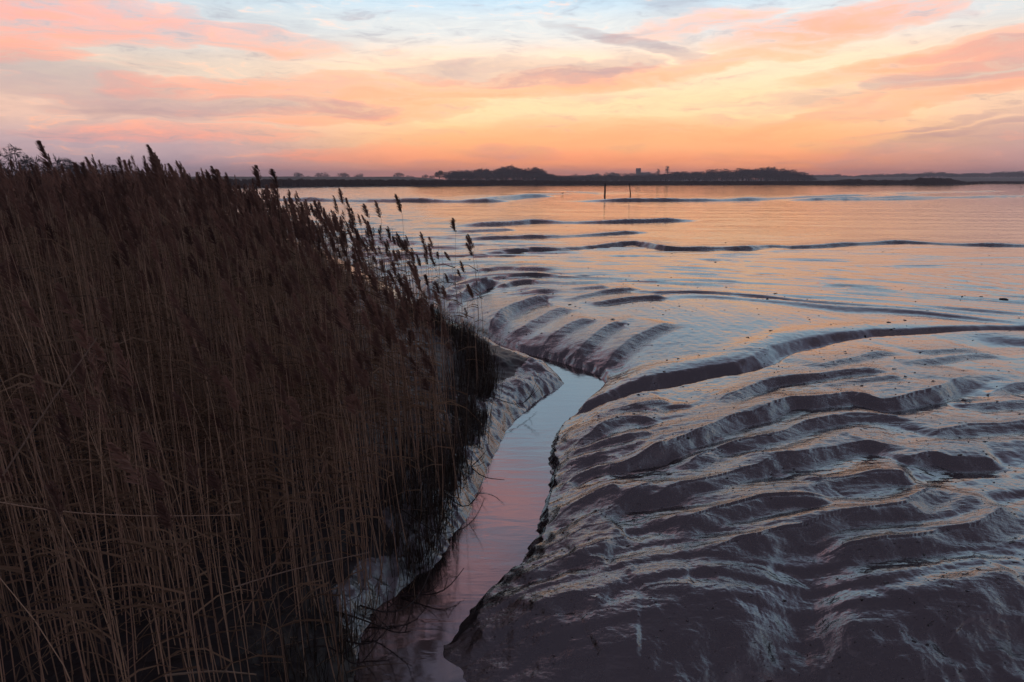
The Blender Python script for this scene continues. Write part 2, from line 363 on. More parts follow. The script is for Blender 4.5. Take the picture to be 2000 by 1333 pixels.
def terrain(x, y, full=False):
    x = np.asarray(x, float); y = np.asarray(y, float); r = np.hypot(x, y)
    dl, sl, _ = seg_dist(x, y, LE); dr, sr, _ = seg_dist(x, y, RE)
    ins = inside(x, y, POLY)
    d = np.minimum(dl, dr); leftside = (dl < dr) & ~ins
    behind = (y < 2.0) & ~ins
    leftside = np.where(behind, x < 0.0, leftside)
    wob = 0.05*fbm(x*2.2, y*2.2, 5, 3)+0.05*np.abs(perlin(x*5.5, y*5.5, 9))*(r < 12)
    s0 = d-np.maximum(wob, 0); s = np.maximum(s0, 0)
    # right and far side: crumbling lip, then a long dome
    nose = 1-sstep(3.7, 4.7, r)
    zr = ZW+(0.10-0.06*nose)*np.clip(s/(0.07+0.3*nose), 0, 1)+0.10*sstep(0.0, 0.7, s)+0.17*(1-np.exp(-s/1.6))
    farbank = sstep(8.5, 11, y)*(1-sstep(30, 50, r))
    zr = zr+farbank*0.04*sstep(0.5, 3, s)
    # left side: wet bank up to the reed platform
    zl = ZW+0.48*(1-np.exp(-s/0.42))+0.22*sstep(1.0, 6, s)+0.06*sstep(0, 1.2, s)
    spit = np.exp(-(((x-0.35)/1.0)**2+((y-9.4)/1.6)**2))
    zl = zl-spit*0.22*sstep(0.1, 0.8, s)
    zin = ZW-0.10*sstep(0, 0.15, d)-0.12*sstep(0, 0.8, d)
    z = np.where(ins, zin, np.where(leftside, zl, zr)+np.minimum(s0, 0)*0.7-0.004)
    mud = (~ins) & (~leftside)
    mf = mud*sstep(0.0, 0.25, s)
    rid = np.zeros_like(x); facem = np.zeros_like(x)
    wa = np.clip(r/12, 0.5, 3.0); kf = np.minimum(1.0, 9.0/np.maximum(r, 1.0)); xk = x*kf; yk = y*kf
    wx = x+wa*(0.045*perlin(xk*1.6, yk*1.6, 21)+0.016*perlin(xk*5.7, yk*5.7, 22)); wy = y+wa*(0.045*perlin(xk*1.6, yk*1.6, 23)+0.016*perlin(xk*5.7, yk*5.7, 24))
    for P, A, w, Lt, tr in RW:
        pad = 4*max(w, Lt)
        m = (x > P[:,0].min()-pad) & (x < P[:,0].max()+pad) & (y > P[:,1].min()-pad) & (y < P[:,1].max()+pad)
        if not m.any(): continue
        q, sg, t = seg_dist(wx[m], wy[m], P)
        dd = q*np.where(sg == 0, 1, sg)
        wv = w*(1+0.35*perlin(xk[m]*1.3, yk[m]*1.3, 33)); A_ = A*(1+0.35*perlin(xk[m]*1.1, yk[m]*1.1, 35))
        if np.hypot(P[:,0], P[:,1]).min() > 14: A_ = A*np.clip(0.85+0.7*perlin(xk[m]*2.2, yk[m]*2.2, 37), 0.45, 1.4)
        back = np.exp(-np.maximum(dd, 0)/Lt)*(1-np.exp(-(np.maximum(dd, 0)+0.25*w)/(0.25*w))*0.35)
        f = np.clip(-dd/wv, 0, 1); face = 0.65-(0.65+tr)*(f*f*(3-2*f))
        rec = np.clip((-dd-wv)/(2.2*wv), 0, 1); face = np.where(-dd > wv, -tr*(1-rec*rec*(3-2*rec)), face)
        h = np.where(dd >= 0, back, face)
        tap = np.minimum(np.minimum(t, 1-t)*7.0, 1.0); tap = tap*tap*(3-2*tap)
        rid[m] += A_*h*tap; facem[m] = np.maximum(facem[m], tap*sstep(-0.15*w, 0.25*w, -dd)*(1-sstep(1.0*w, 1.6*w, -dd)))
    rid *= mf
    # the deep side gully
    q, sg, t = seg_dist(x+(wx-x)*.7, y+(wy-y)*.7, G1w); dd = q*sg
    dep = 0.21*(1-0.48*sstep(0.05, 0.5, t))
    tr_ = np.where(dd < 0, np.exp(-(dd/0.10)**2), np.where(dd < 0.07, 1.0, 1-sstep(0.05, 0.36, dd)))
    gul = -dep*tr_+0.05*np.exp(-((dd-0.62)/0.35)**2)*(1-sstep(0.3, 0.8, t))
    z = z+np.where(mud & (q < 1.6), gul*sstep(0.02, 0.4, d+0.15), 0)
    # the flat falls away towards the viewer
    m = (r < 9) & (x > -1.5)
    fr = np.zeros_like(x); frm = np.zeros_like(x)
    if m.any():
        q, sg, t = seg_dist(wx[m], wy[m], FRONT); dd = q*sg
        q8, _, t8 = seg_dist(wx[m], wy[m], S8)
        fr[m] = -0.55*sstep(-0.05, 1.35, -dd)-0.13*np.exp(-(q8/0.22)**2)*np.minimum(t8*4, 1)+(0.10*fbm(x[m]*1.5, y[m]*1.5, 181, 3)+0.010*fbm(x[m]*6, y[m]*6, 183, 3)-0.02*np.maximum(perlin(x[m]*2.6, y[m]*1.3, 185), 0))*sstep(0, .5, -dd)
        frm[m] = sstep(-.1, .4, -dd)
    z = z+fr*mud*sstep(0.05, 0.7, s)
    z = np.where(mud, np.maximum(z, ZW-0.02-0.25*sstep(0.3, 1.2, s)), z)
    # finer flow-aligned relief
    c = across(x, y); al = x*0.8+0.25*y
    nearf = 1-sstep(14, 40, r)
    n1 = perlin(c*1.9+0.3*perlin(al*.4, c*.6, 2), al*0.28, 41)
    n2 = perlin(c*4.3, al*0.55, 42); n3 = perlin(c*10.5, al*1.5, 43); n4 = perlin(c*23, al*7, 44)
    an = 0.028*n1+0.014*n2+0.0065*n3*(0.4+0.6*nearf)+0.0028*n4*nearf
    an = an*(0.6+0.6*sstep(-0.4, 0.5, perlin(x*.25, y*.25, 51)))
    def saw(ph):
        f = ph-np.floor(ph); up = np.clip(f/0.30, 0, 1); dn = np.clip((f-0.30)/0.70, 0, 1)
        return np.where(f < 0.30, up*up*(3-2*up), 1-dn*dn*(3-2*dn))-0.5
    wv1 = 0.75*perlin(al*.30, c*.55, 201)+0.22*perlin(al*1.1, c*1.6, 202); wv2 = 0.8*perlin(al*.20, c*.30, 203)+0.35*perlin(al*.8, c*.9, 204)
    am1 = sstep(-0.5, 0.35, perlin(al*.35+3, c*1.1, 205)); am2 = sstep(-0.25, 0.45, perlin(al*.45+3, c*.8, 206))
    mid = sstep(7, 11, r)
    an += 0.044*am1*saw(c/0.29+wv1)*(1-mid)+0.016*saw(c/0.125+2.4*wv1)*(1-am1*.5)*(1-sstep(7, 14, r))
    an += 0.072*am2*saw(c/0.52+wv2)*mid+0.020*saw(c/0.33+2*wv2)*mid*(1-sstep(20, 35, r))*am2+0.012*perlin(c*2.6, al*.7, 207)*mid
    an += (0.0035*fbm(x*9, y*9, 61, 3)+0.0015*perlin(x*38, y*38, 66))*nearf
    calm = sstep(11, 24, r)*(0.42+0.40*sstep(16, 36, r))*sstep(0.0, 8.0, x+0.25*(r-12))
    an = an*(1-calm)
    far_an = (0.02*perlin(x*.10, y*.35, 71)+0.03*np.maximum(perlin(x*.5, y*1.1, 72)-0.35, 0))*sstep(22, 50, r)
    z = z+np.where(mud, (an+far_an)*np.maximum(mf, 0.25), 0)+rid
    lf = leftside*sstep(0.0, 0.2, s)
    z = z+lf*(0.05*fbm(x*1.3, y*1.3, 81, 4)+0.022*np.abs(fbm(x*5, y*3, 82, 3))-0.02*np.abs(perlin(x*2.5+y*1.5, y*.8-x*.6, 84))+0.004*perlin(x*30, y*30, 83))
    z = np.where(r > 240, z*(1-sstep(240, 320, r)), z)
    if full:
        wet = np.where(leftside, -0.15+0.7*perlin(x*1.6, y*1.6, 91), 1-sstep(-0.025, 0.06, rid+an*1.2))
        wet = np.clip(wet*0.7+0.45*sstep(9, 18, r)*sstep(-2, 3, x+0.15*(r-12))+0.22*sstep(1.0, 5.0, x)+0.2*perlin(x*.3, y*.5, 93)-0.1, -0.3, 1)
        wet = wet*(1-0.9*facem)*(1-0.8*frm)-0.35*facem-0.55*frm
        return z, wet, (leftside & (s+0.25*perlin(x*1.7, y*1.7, 95) > 0.5-0.42*(1-sstep(4.2, 5.6, r)))).astype(float)
    return z

# ------------------------------------------------------------------ mud material + ground sheet
def mud_material():
    m, t, b = bsdf_mat('wet_mud')
    tcn = t.node('ShaderNodeTexCoord'); P = tcn.outputs['Object']
    at = t.node('ShaderNodeAttribute', attribute_name='wet'); wet = at.outputs['Fac']
    n1 = t.noise(P, 1.4, 6, 0.6); n2 = t.noise(P, 26, 6, 0.65); n3 = t.noise(P, 60, 2, 0.6)
    colr = t.ramp(n1, [(0.3, (.014,.011,.012)), (0.7, (.027,.021,.021))])
    colr = t.mix(t.maprange(n2, 0.55, 0.75, 0, .6), colr, (.013,.010,.010,1))
    t.l.new(colr, b.inputs['Base Color'])
    rg = t.math('SUBTRACT', t.math('ADD', 0.215, t.math('MULTIPLY', t.math('SUBTRACT', n2, 0.5), 0.22)), t.math('MULTIPLY', wet, 0.17))
    t.l.new(t.math('MAXIMUM', rg, 0.055), b.inputs['Roughness'])
    b.inputs['IOR'].default_value = 2.3
    mpn = t.node('ShaderNodeMapping'); mpn.inputs['Scale'].default_value = (0.5, 1.0, 1.0); t.l.new(P, mpn.inputs[0])
    n4 = t.noise(mpn.outputs[0], 7.5, 4, 0.55, 0.5)
    mpf = t.node('ShaderNodeMapping'); mpf.inputs['Scale'].default_value = (0.28, 1.5, 1.0); mpf.inputs['Rotation'].default_value = (0, 0, R(-7)); t.l.new(P, mpf.inputs[0])
    n5 = t.noise(mpf.outputs[0], 2.0, 5, 0.6, 0.4)                  # long shallow runnels left by the ebb
    hgt = t.math('ADD', t.math('ADD', n4, t.math('MULTIPLY', n3, 0.10)), t.math('MULTIPLY', n5, 1.6))
    st_ = t.math('SUBTRACT', 0.36, t.math('MULTIPLY', wet, 0.26))
    bp = t.node('ShaderNodeBump'); bp.inputs['Distance'].default_value = 0.045
    t.l.new(st_, bp.inputs['Strength']); t.l.new(hgt, bp.inputs['Height']); t.l.new(bp.outputs[0], b.inputs['Normal'])
    return m
MUD = mud_material()
MARSH = plain('marsh_mud', (.015,.012,.011), 0.55, 0.5, 6.0, spec=0.4)

def build_ground():
    voff = np.concatenate([np.arange(1.2, 7, 0.6), np.arange(7, 28, 0.55), np.arange(28, 50, 0.26), np.arange(50, 150, 0.5), np.arange(150, 560, 1.18), np.arange(560, 1060, 1.5), np.array([1150, 1300, 1600, 2200, 3600, 7000.])])
    rr = (H*F*1.0)/voff                                            # rows closer together near the viewpoint
    a_f = np.concatenate([np.arange(-179, -56, 4.0), np.arange(-56, -26, 0.30), np.arange(-26, -14, 0.17), np.arange(-14, 41, 0.078), np.arange(41, 56, 0.3), np.arange(56, 181, 4.0)])
    A, Rr = np.meshgrid(np.radians(a_f), rr)
    x = Rr*np.sin(A); y = Rr*np.cos(A)
    z, wet, lf = terrain(x.ravel(), y.ravel(), True)
    nr, na = x.shape
    v = np.stack([x.ravel(), y.ravel(), z], 1)
    i = np.arange(nr-1)[:,None]*na+np.arange(na-1)[None,:]
    f = np.stack([i, i+1, i+1+na, i+na], -1).reshape(-1, 4)[:, ::-1]
    i2 = np.arange(nr-1)*na+na-1; f2 = np.stack([i2, i2-na+1, i2+1, i2+na], -1)[:, ::-1]   # close the ring behind the viewer
    f = np.concatenate([f, f2])
    o = mesh_obj('mudflat', v, f, [MUD, MARSH], smooth=True, midx=(lf[f[:,0]] > .5).astype(np.int32))
    a = o.data.attributes.new('wet', 'FLOAT', 'POINT'); a.data.foreach_set('value', wet.astype(np.float32))
    tag(o, kind='structure', label='wet brown mudflat with flowing ridges and gullies')
    return o
MUDFLAT = build_ground()

# creek water
def water():
    m, t, b = bsdf_mat('creek_water')
    tcn = t.node('ShaderNodeTexCoord')
    mpn = t.node('ShaderNodeMapping'); mpn.inputs['Scale'].default_value = (1.0, 3.2, 1); mpn.inputs['Rotation'].default_value = (0,0,R(12)); t.l.new(tcn.outputs['Object'], mpn.inputs[0])
    n = t.noise(mpn.outputs[0], 2.2, 3, 0.5, 0.6); n2 = t.noise(tcn.outputs['Object'], 0.8, 2, 0.5)
    b.inputs['Base Color'].default_value = (.022,.015,.014,1); b.inputs['Roughness'].default_value = 0.09
    b.inputs['IOR'].default_value = 3.0
    bp = t.node('ShaderNodeBump'); bp.inputs['Strength'].default_value = 0.12; bp.inputs['Distance'].default_value = 0.02
    t.l.new(t.math('ADD', n, n2), bp.inputs['Height']); t.l.new(bp.outputs[0], b.inputs['Normal'])
    # a strip over the creek, hidden under the banks at its sides
    mid = None
    nl = 90
    def resample(P):
        L = np.concatenate([[0], np.cumsum(np.hypot(*(P[1:]-P[:-1]).T))]); q = np.linspace(0, 1, nl)
        return np.stack([np.interp(q*L[-1], L, P[:,k]) for k in (0,1)], 1)
    keep = slice(0, 24)
    pad = 0.12
    P = POLY
    # polygon offset outwards slightly so that the mud decides the waterline
    ce = np.roll(P, -1, 0)-np.roll(P, 1, 0); nrm = np.stack([-ce[:,1], ce[:,0]], 1); nrm /= np.linalg.norm(nrm, axis=1)[:,None]
    area = 0.5*np.sum(P[:,0]*np.roll(P[:,1], -1)-np.roll(P[:,0], -1)*P[:,1])
    off = P+nrm*(-pad if area > 0 else pad)
    me = bpy.data.meshes.new('creek_water')
    me.from_pydata([(float(a), float(c_), ZW) for a, c_ in off], [], [list(range(len(off)))])
    me.materials.append(m); o = bpy.data.objects.new('creek_water', me); COL.objects.link(o)
    import bmesh
    bm = bmesh.new(); bm.from_mesh(me); bmesh.ops.triangulate(bm, faces=bm.faces[:]); 
    for f_ in bm.faces:
        if f_.normal.z < 0: f_.normal_flip()
    bm.to_mesh(me); bm.free()
    tag(o, kind='structure', label='narrow tidal creek water winding between mud banks')
water()

# ------------------------------------------------------------------ far shore: fields, reed fringe
SH_A = np.array([-180,-60,-40,-33,-24,-20.5,-8.3,0,12.5,20.5,27,32.2,33.0,34.2,60,180.])
SH_D = np.array([140,140,150,170,225,242,285,322,352,370,388,412,430,520,540,540.])
def shore(adeg):
    return np.interp(adeg, SH_A, SH_D)*(1+0.012*perlin(np.asarray(adeg)*1.3, 0*np.asarray(adeg), 131)+0.005*perlin(np.asarray(adeg)*5.1, 0*np.asarray(adeg), 132))
def field_z(adeg, d):
    D = shore(adeg); s_ = d-D
    z = 0.25+0.7*sstep(0, 6, s_)
    leftw = 1-sstep(-9, -3, adeg)
    z = z+leftw*(3.9*sstep(120, 400, s_)-3.3*sstep(440, 600, s_))
    z = z+2.2*sstep(400, 800, s_)*np.exp(-((adeg-9)/9.0)**2)+5.0*sstep(500, 1000, s_)*sstep(17, 26, adeg)
    return z+0.25*perlin(adeg*.7, d*.004, 133)*sstep(20, 200, s_)
FIELD = plain('field_earth', (.060,.055,.040), 0.9, 0.35, 0.05)
aa = np.concatenate([np.arange(-180, -60, 6.0), np.arange(-60, 60, 0.25), np.arange(60, 181, 6.0)])
ss = np.concatenate([[-1.0, 0, 2, 4, 6, 12, 30, 60, 100], np.arange(150, 1200, 50), [1400, 1700, 2000, 2300]])
Ag, Sg = np.meshgrid(aa, ss); Dg = shore(Ag)+Sg; Dg = np.minimum(Dg, 2950)
zg = np.where(Sg < 0, -0.3, field_z(Ag, Dg))
vv = np.stack([Dg*np.sin(np.radians(Ag)), Dg*np.cos(np.radians(Ag)), zg], -1).reshape(-1, 3)
nr_, na_ = Ag.shape; ii = np.arange(nr_-1)[:,None]*na_+np.arange(na_-1)[None,:]
mesh_obj('far_field', vv, np.stack([ii, ii+1, ii+1+na_, ii+na_], -1).reshape(-1, 4), FIELD, smooth=True)['kind'] = 'structure'

FRINGE = plain('fringe_reed', (.085,.060,.042), 0.85, 0.4, 0.6)
def fringe():
    n = 26000
    a = rng.uniform(-44, 44, n); dep = rng.uniform(0, 1, n)**1.5*16; d = shore(a)+dep+0.5
    hgt = np.interp(a, [-44,-20,-9,0,12,21,24.6,25.6,27,29.5,30.2,31,32,33,34,44], [2.9,2.75,2.5,2.2,1.7,1.7,1.9,2.8,2.3,2.2,3.4,3.6,2.9,1.2,1.3,1.3])
    hgt = hgt*(0.82+0.18*np.clip(perlin(a*2.3, 0*a, 141)+0.6, 0, 1.2))*rng.uniform(0.75, 1.05, n)
    w = rng.uniform(0.10, 0.30, n)*d/300
    x = d*np.sin(np.radians(a)); y = d*np.cos(np.radians(a)); z = field_z(a, d)*0.6-0.3
    lean = rng.normal(-0.1, 0.2, n)
    v = np.empty((n, 4, 3))
    v[:,0] = np.stack([x-w, y, z], 1); v[:,1] = np.stack([x+w, y+rng.uniform(-.2,.2,n), z], 1)
    v[:,2] = np.stack([x+w*.5+lean, y, z+hgt*0.9], 1); v[:,3] = np.stack([x-w*.4+lean, y, z+hgt], 1)
    o = mesh_obj('far_reed_fringe', v.reshape(-1, 3), np.arange(n*4).reshape(n, 4), FRINGE)
    tag(o, 'dark low reed fringe along the far shore under the trees', 'reeds', kind='stuff')
fringe()

# ------------------------------------------------------------------ trees
BARK = plain('bare_bark', (.055,.045,.040), 0.9, 0.3, 1.5)
TWIG = plain('bare_twigs', (.065,.052,.046), 0.9, 0.3, 0.8)
NEEDLE = plain('pine_needles', (.030,.042,.028), 0.8, 0.35, 0.9)
def prism(V, Fc, p0, p1, r0, r1):
    d = p1-p0; d = d/(np.linalg.norm(d)+1e-9)
    a = np.cross(d, (0.3, 0.9, 0.1)); a /= np.linalg.norm(a)+1e-9; b = np.cross(d, a); k = len(V)
    for p, r_ in ((p0, r0), (p1, r1)):
        for j in range(3):
            t = j*2.0944; V.append(p+r_*(math.cos(t)*a+math.sin(t)*b))
    for j in range(3): Fc.append((k+j, k+(j+1) % 3, k+3+(j+1) % 3, k+3+j))
def tree_meshes(seed, cz=0.60, rz=0.40, rxy=0.40, ntip=620):
    """unit-height bare tree: trunk and limbs, and a crown of fine twigs filling an uneven rounded volume"""
    rn = np.random.default_rng(seed); TV, TF, CV, CF = [], [], [], []
    lobes = [(np.array([0, 0, cz]), rxy*.72, rz*.86)]
    for k in range(7):
        a = rn.uniform(0, 6.283); e = rn.uniform(-.6, 1.0); lobes.append((np.array([math.cos(a)*rxy*.55*math.cos(e), math.sin(a)*rxy*.55*math.cos(e), cz+rz*.55*math.sin(e)]), rxy*rn.uniform(.34, .5), rz*rn.uniform(.34, .48)))
    fork = np.array([rn.normal(0, .01), rn.normal(0, .01), max(0.05, cz-rz*.75)]); prism(TV, TF, np.zeros(3), fork, .034, .026)
    nodes = [fork]
    for c_, a_, b_ in lobes:
        m_ = fork+(c_-fork)*.5+rn.normal(0, .02, 3); prism(TV, TF, fork, m_, .016, .012); prism(TV, TF, m_, c_, .012, .007); nodes += [m_, c_]
        for _ in range(3):
            d = rn.normal(0, 1, 3); d /= np.linalg.norm(d); e = c_+d*np.array([a_, a_, b_])*.6; prism(CV, CF, c_, e, .007, .004); nodes.append(e)
    nodes = np.array(nodes)
    for k in range(ntip):
        c_, a_, b_ = lobes[rn.integers(0, len(lobes))]; d = rn.normal(0, 1, 3); d /= np.linalg.norm(d)
        tip = c_+d*np.array([a_, a_, b_])*rn.uniform(.75, 1.08); tip[2] = max(tip[2], .03)
        b = nodes[np.argmin(np.sum((nodes-tip)**2, 1))]; b = b+(tip-b)*rn.uniform(0, .35)
        sd = np.cross(tip-b, rn.normal(0, 1, 3)); sd /= np.linalg.norm(sd)+1e-9
        kk = len(CV); mm = (b+tip)/2+rn.normal(0, .012, 3); CV += [b, mm+sd*.008, tip, mm-sd*.008]; CF.append((kk, kk+1, kk+2, kk+3))
        for _ in range(2):
            t2 = mm+(tip-b)*.45+rn.normal(0, .035, 3); kk = len(CV); CV += [mm, (mm+t2)/2+sd*.004, t2, (mm+t2)/2-sd*.004]; CF.append((kk, kk+1, kk+2, kk+3))
    TV, CV = np.array(TV), np.array(CV); top = CV[:,2].max()
    return (TV/top, np.array(TF)), (CV/top, np.array(CF))
def pine_meshes(seed, flat=True):
    rn = np.random.default_rng(seed); TV, TF, CV, CF = [], [], [], []
    q = np.zeros(3)
    for i in range(4):
        e = np.array([rn.normal(0, .02), rn.normal(0, .02), (i+1)*0.22]); prism(TV, TF, q, e, .03-.005*i, .026-.005*i); q = e
    for k in range(13):
        zc_ = rn.uniform(0.55 if flat else 0.2, 0.95); ang = rn.uniform(0, 6.28); rad = rn.uniform(0.04, 0.28)*(1.2-zc_*0.6)
        c_ = np.array([math.cos(ang)*rad, math.sin(ang)*rad, zc_]); prism(TV, TF, np.array([0,0,zc_-0.1]), c_, .010, .005)
        for _ in range(42):
            o_ = rn.normal(0, 1, 3)*np.array([.075, .075, .026]); t1 = rn.normal(0, 1, 3)*.022; t2 = rn.normal(0, 1, 3)*.022
            b_ = len(CV); CV += [c_+o_, c_+o_+t1, c_+o_+t2+t1*.3, c_+o_+t2]; CF.append((b_, b_+1, b_+2, b_+3))
    TV, CV = np.array(TV), np.array(CV); top = CV[:,2].max()
    return (TV/top, np.array(TF)), (CV/top, np.array(CF))
PROTO = {}
def proto(key, meshes, cm):
    (tv, tf), (cv, cf) = meshes
    a = mesh_obj('trunk', tv, tf, BARK, link=False).data; b = mesh_obj('crown', cv, cf, cm, link=False).data
    half = np.percentile(np.hypot(cv[:,0], cv[:,1]), 97)
    PROTO[key] = (a, b, half)
for i in range(5): proto('tree%d' % i, tree_meshes(100+i, (.53,.52,.54,.50,.52)[i], (.47,.47,.45,.48,.46)[i], (.40,.38,.43,.38,.41)[i]), TWIG)
for i in range(2): proto('bush%d' % i, tree_meshes(200+i, .5, .5, .5, 700), TWIG)
proto('pine0', tree_meshes(300, .52, .48, .36, 1500), NEEDLE); proto('pine1', pine_meshes(301, True), NEEDLE)
def plant_tree(key, u, vtop, d, label, group=None, width_px=None, name='bare_tree', cat='tree'):
    x, y, zt = at_dist(u, vtop, d); a = math.degrees(math.atan2(x, y)); zb_ = float(field_z(np.array([a]), np.array([d]))[0])-0.2
    h = max(float(zt)-zb_, 2.0); t, c_, half = PROTO[key]
    w = h if width_px is None else (width_px*d/F)/(2*half)
    r_ = empty(name, (float(x), float(y), zb_), random.uniform(0, 6.28))
    r_.scale = (w, w, h)
    for nm, me in (('trunk', t), ('crown', c_)):
        o = bpy.data.objects.new(nm, me); COL.objects.link(o); o.parent = r_
    return tag(r_, label, cat, group)
iso = [(580,336,23,'tree0','round bare tree farthest left on the open far field'),(601,343,12,'bush0','small dark bush between the two leftmost round field trees'),
       (629,336.5,27,'tree1','wide bare tree second from left on the open far field'),(668,335.5,27,'tree2','round bare tree third from left on the far field'),
       (700,338.5,26,'tree3','low spreading bare tree fourth from left on the far field'),(648,346,14,'bush1','tiny hedge bush left of the third field tree'),
       (779,336,22,'tree4','lone round bare tree on the field left of the wood'),(800,342.5,17,'bush0','low bush just right of the lone round field tree'),
       (829,340.5,15,'tree0','small bare tree on field left of the dark evergreen'),(844,341.5,14,'tree2','small bare tree touching the dark evergreen at wood edge')]
for u, v, w, k, lab in iso:
    plant_tree(k, u, v, 880, lab, None, w, 'field_bush' if k[0] == 'b' else 'field_tree', 'bush' if k[0] == 'b' else 'tree')
plant_tree('pine0', 858, 332, 640, 'dark evergreen tree standing at left end of the wood', None, 18, 'evergreen_tree')
plant_tree('pine1', 1304, 323, 760, 'tall flat topped pine rising above the wood right of the church', None, 12, 'pine_tree')
plant_tree('pine1', 1286, 328.5, 770, 'smaller flat topped pine between church tower and tall pine', None, 8, 'pine_tree')
def wood(tops, step, d0, dj, label, group, wpx, keys, jit=1.5, rows=2):
    us = np.arange(tops[0][0], tops[-1][0], step)
    for rw in range(rows):
        for u in us+rw*step*0.5:
            vt = np.interp(u, [t[0] for t in tops], [t[1] for t in tops])+abs(random.gauss(0, jit*1.9))+rw*3.0
            plant_tree(random.choice(keys), u+random.uniform(-2, 2), vt, d0+random.uniform(-dj, dj)-rw*18, label, group, wpx*random.uniform(0.65, 1.25), 'wood_tree')
    for u in np.arange(tops[0][0], tops[-1][0], step*1.2):
        vt = np.interp(u, [t[0] for t in tops], [t[1] for t in tops])
        plant_tree('bush%d' % random.randint(0, 1), u+random.uniform(-3, 3), vt+(349-vt)*random.uniform(.45, .75), d0-45+random.uniform(-8, 8), label.replace('tree', 'bush').replace('in the', 'at the foot of the').replace('winter bush', 'bush'), group.replace('trees', 'bushes'), wpx*1.1, 'wood_bush', 'bush')
TK = ['tree%d' % i for i in range(5)]
wood([(872,334),(888,330),(905,330),(925,328),(945,325),(965,328),(980,323),(1000,319),(1015,325),(1030,327),(1045,322),(1058,328),(1068,336),(1095,341),(1112,343)], 9, 640, 25,
     'bare winter tree in the wood left of the two mooring posts', 'trees of the wood on the left headland', 27, TK, 1.0)
wood([(1085,343),(1110,342),(1150,341),(1190,340),(1230,340),(1280,338),(1310,333),(1335,331),(1360,333),(1380,332),(1400,327),(1425,330),(1450,325),(1480,324.5),(1500,323.5),(1525,325.5),(1545,329),(1560,333),(1572,338),(1582,344)], 9, 720, 30,
     'bare winter tree in the long wood below and right of the church', 'trees of the long middle wood', 28, TK, 1.0)
wood([(1112,342),(1122,338),(1135,342),(1155,337),(1175,338),(1185,335.5),(1210,336),(1235,336),(1262,335),(1290,336)], 9, 1180, 40,
     'pale hazy tree on the rise around the church tower', 'hazy trees around the church', 17, TK+['pine0'], 0.8, 1)
wood([(1575,341),(1600,340),(1615,339.5),(1640,338),(1655,342),(1700,340),(1720,338),(1760,337),(1800,336),(1820,333.5),(1850,336),(1880,338),(1900,337),(1950,335),(1995,333),(2060,334)], 8, 1500, 90,
     'hazy blue tree in the distant wood behind the right headland', 'trees of the distant wood on the right', 22, TK+['bush0'], 0.9)
for u, v, d, w, lab in [(18,279,250,58,'large bare tree above the reeds at far left edge'),(95,298,262,66,'broad bare tree behind reeds, second from the left edge'),
                        (160,314,275,60,'low bare tree half hidden behind reeds left of the tall plumes'),(205,318,270,60,'dense low bare tree behind reeds below the tall plumes'),(322,324,330,44,'rounded bare tree just right of the highest reed plume')]:
    plant_tree(random.choice(TK), u, v, d, lab, None, w, 'bare_tree')
for k, (u, v, w) in enumerate([(60,322,60),(130,326,70),(240,328,60)]):
    plant_tree('bush%d' % (k % 2), u, v, 255, 'dense scrub bush behind the reeds under the left trees', 'scrub behind the reeds', w, 'scrub_bush', 'bush')

# church tower
def boxes(lst):
    V, Fc = [], []
    for (x0, x1, y0, y1, z0, z1_) in lst:
        k = len(V); V += [(x0,y0,z0),(x1,y0,z0),(x1,y1,z0),(x0,y1,z0),(x0,y0,z1_),(x1,y0,z1_),(x1,y1,z1_),(x0,y1,z1_)]
        Fc += [(k,k+3,k+2,k+1),(k+4,k+5,k+6,k+7),(k,k+1,k+5,k+4),(k+1,k+2,k+6,k+5),(k+2,k+3,k+7,k+6),(k+3,k,k+4,k+7)]
    return np.array(V, float), np.array(Fc)
STONE = plain('flint_stone', (.20,.18,.16), 0.9, 0.3, 0.7); DARK = plain('louvre_dark', (.03,.03,.03), 0.8, 0.2, 2); ROOF = plain('lead_roof', (.10,.09,.09), 0.7, 0.3, 0.8)
def church():
    d = 1120; x, y, zt = at_dist(1247, 329, d); a = math.degrees(math.atan2(x, y)); zb_ = float(field_z(np.array([a]), np.array([float(d)]))[0])-0.3
    r_ = empty('church', (float(x), float(y), zb_), 0.25); h = float(zt)-zb_; w = 2.9
    mesh_obj('tower', *boxes([(-w,w,-w,w,0,h-1.2),(-w-.25,w+.25,-w-.25,w+.25,h-1.5,h-1.15)]+[(-w-.3,-w+.9,-w-.3,-w+.9,0,h*0.6),(w-.9,w+.3,-w-.3,-w+.9,0,h*0.6)]), STONE, r_)
    m = []
    for k in range(4):
        p = -w+k*(2*w-0.9)/3; m += [(p,p+.9,-w,-w+.35,h-1.15,h),(p,p+.9,w-.35,w,h-1.15,h),(-w,-w+.35,p+.001,p+.899,h-1.149,h-.001),(w-.35,w,p+.001,p+.899,h-1.149,h-.001)]
    mesh_obj('battlement', *boxes(m), STONE, r_)
    for yy in (-w-.04, w-.02): mesh_obj('belfry_opening', *boxes([(-.7,.7,yy,yy+.06,h-5.2,h-2.6)]), DARK, r_)
    mesh_obj('nave', *boxes([(w+.003,w+17,-3.6,3.6,0,6.2)]), STONE, r_)
    x0, x1 = w+.01, w+17.3
    mesh_obj('roof', np.array([(x0,-4,6.1),(x1,-4,6.1),(x1,4,6.1),(x0,4,6.1),(x0,0,9.4),(x1,0,9.4)], float), [(0,1,5,4),(2,3,4,5),(0,4,3),(1,2,5),(0,3,2,1)], ROOF, r_)
    tag(r_, 'square church tower rising above hazy trees on the far shore', 'church')
church()

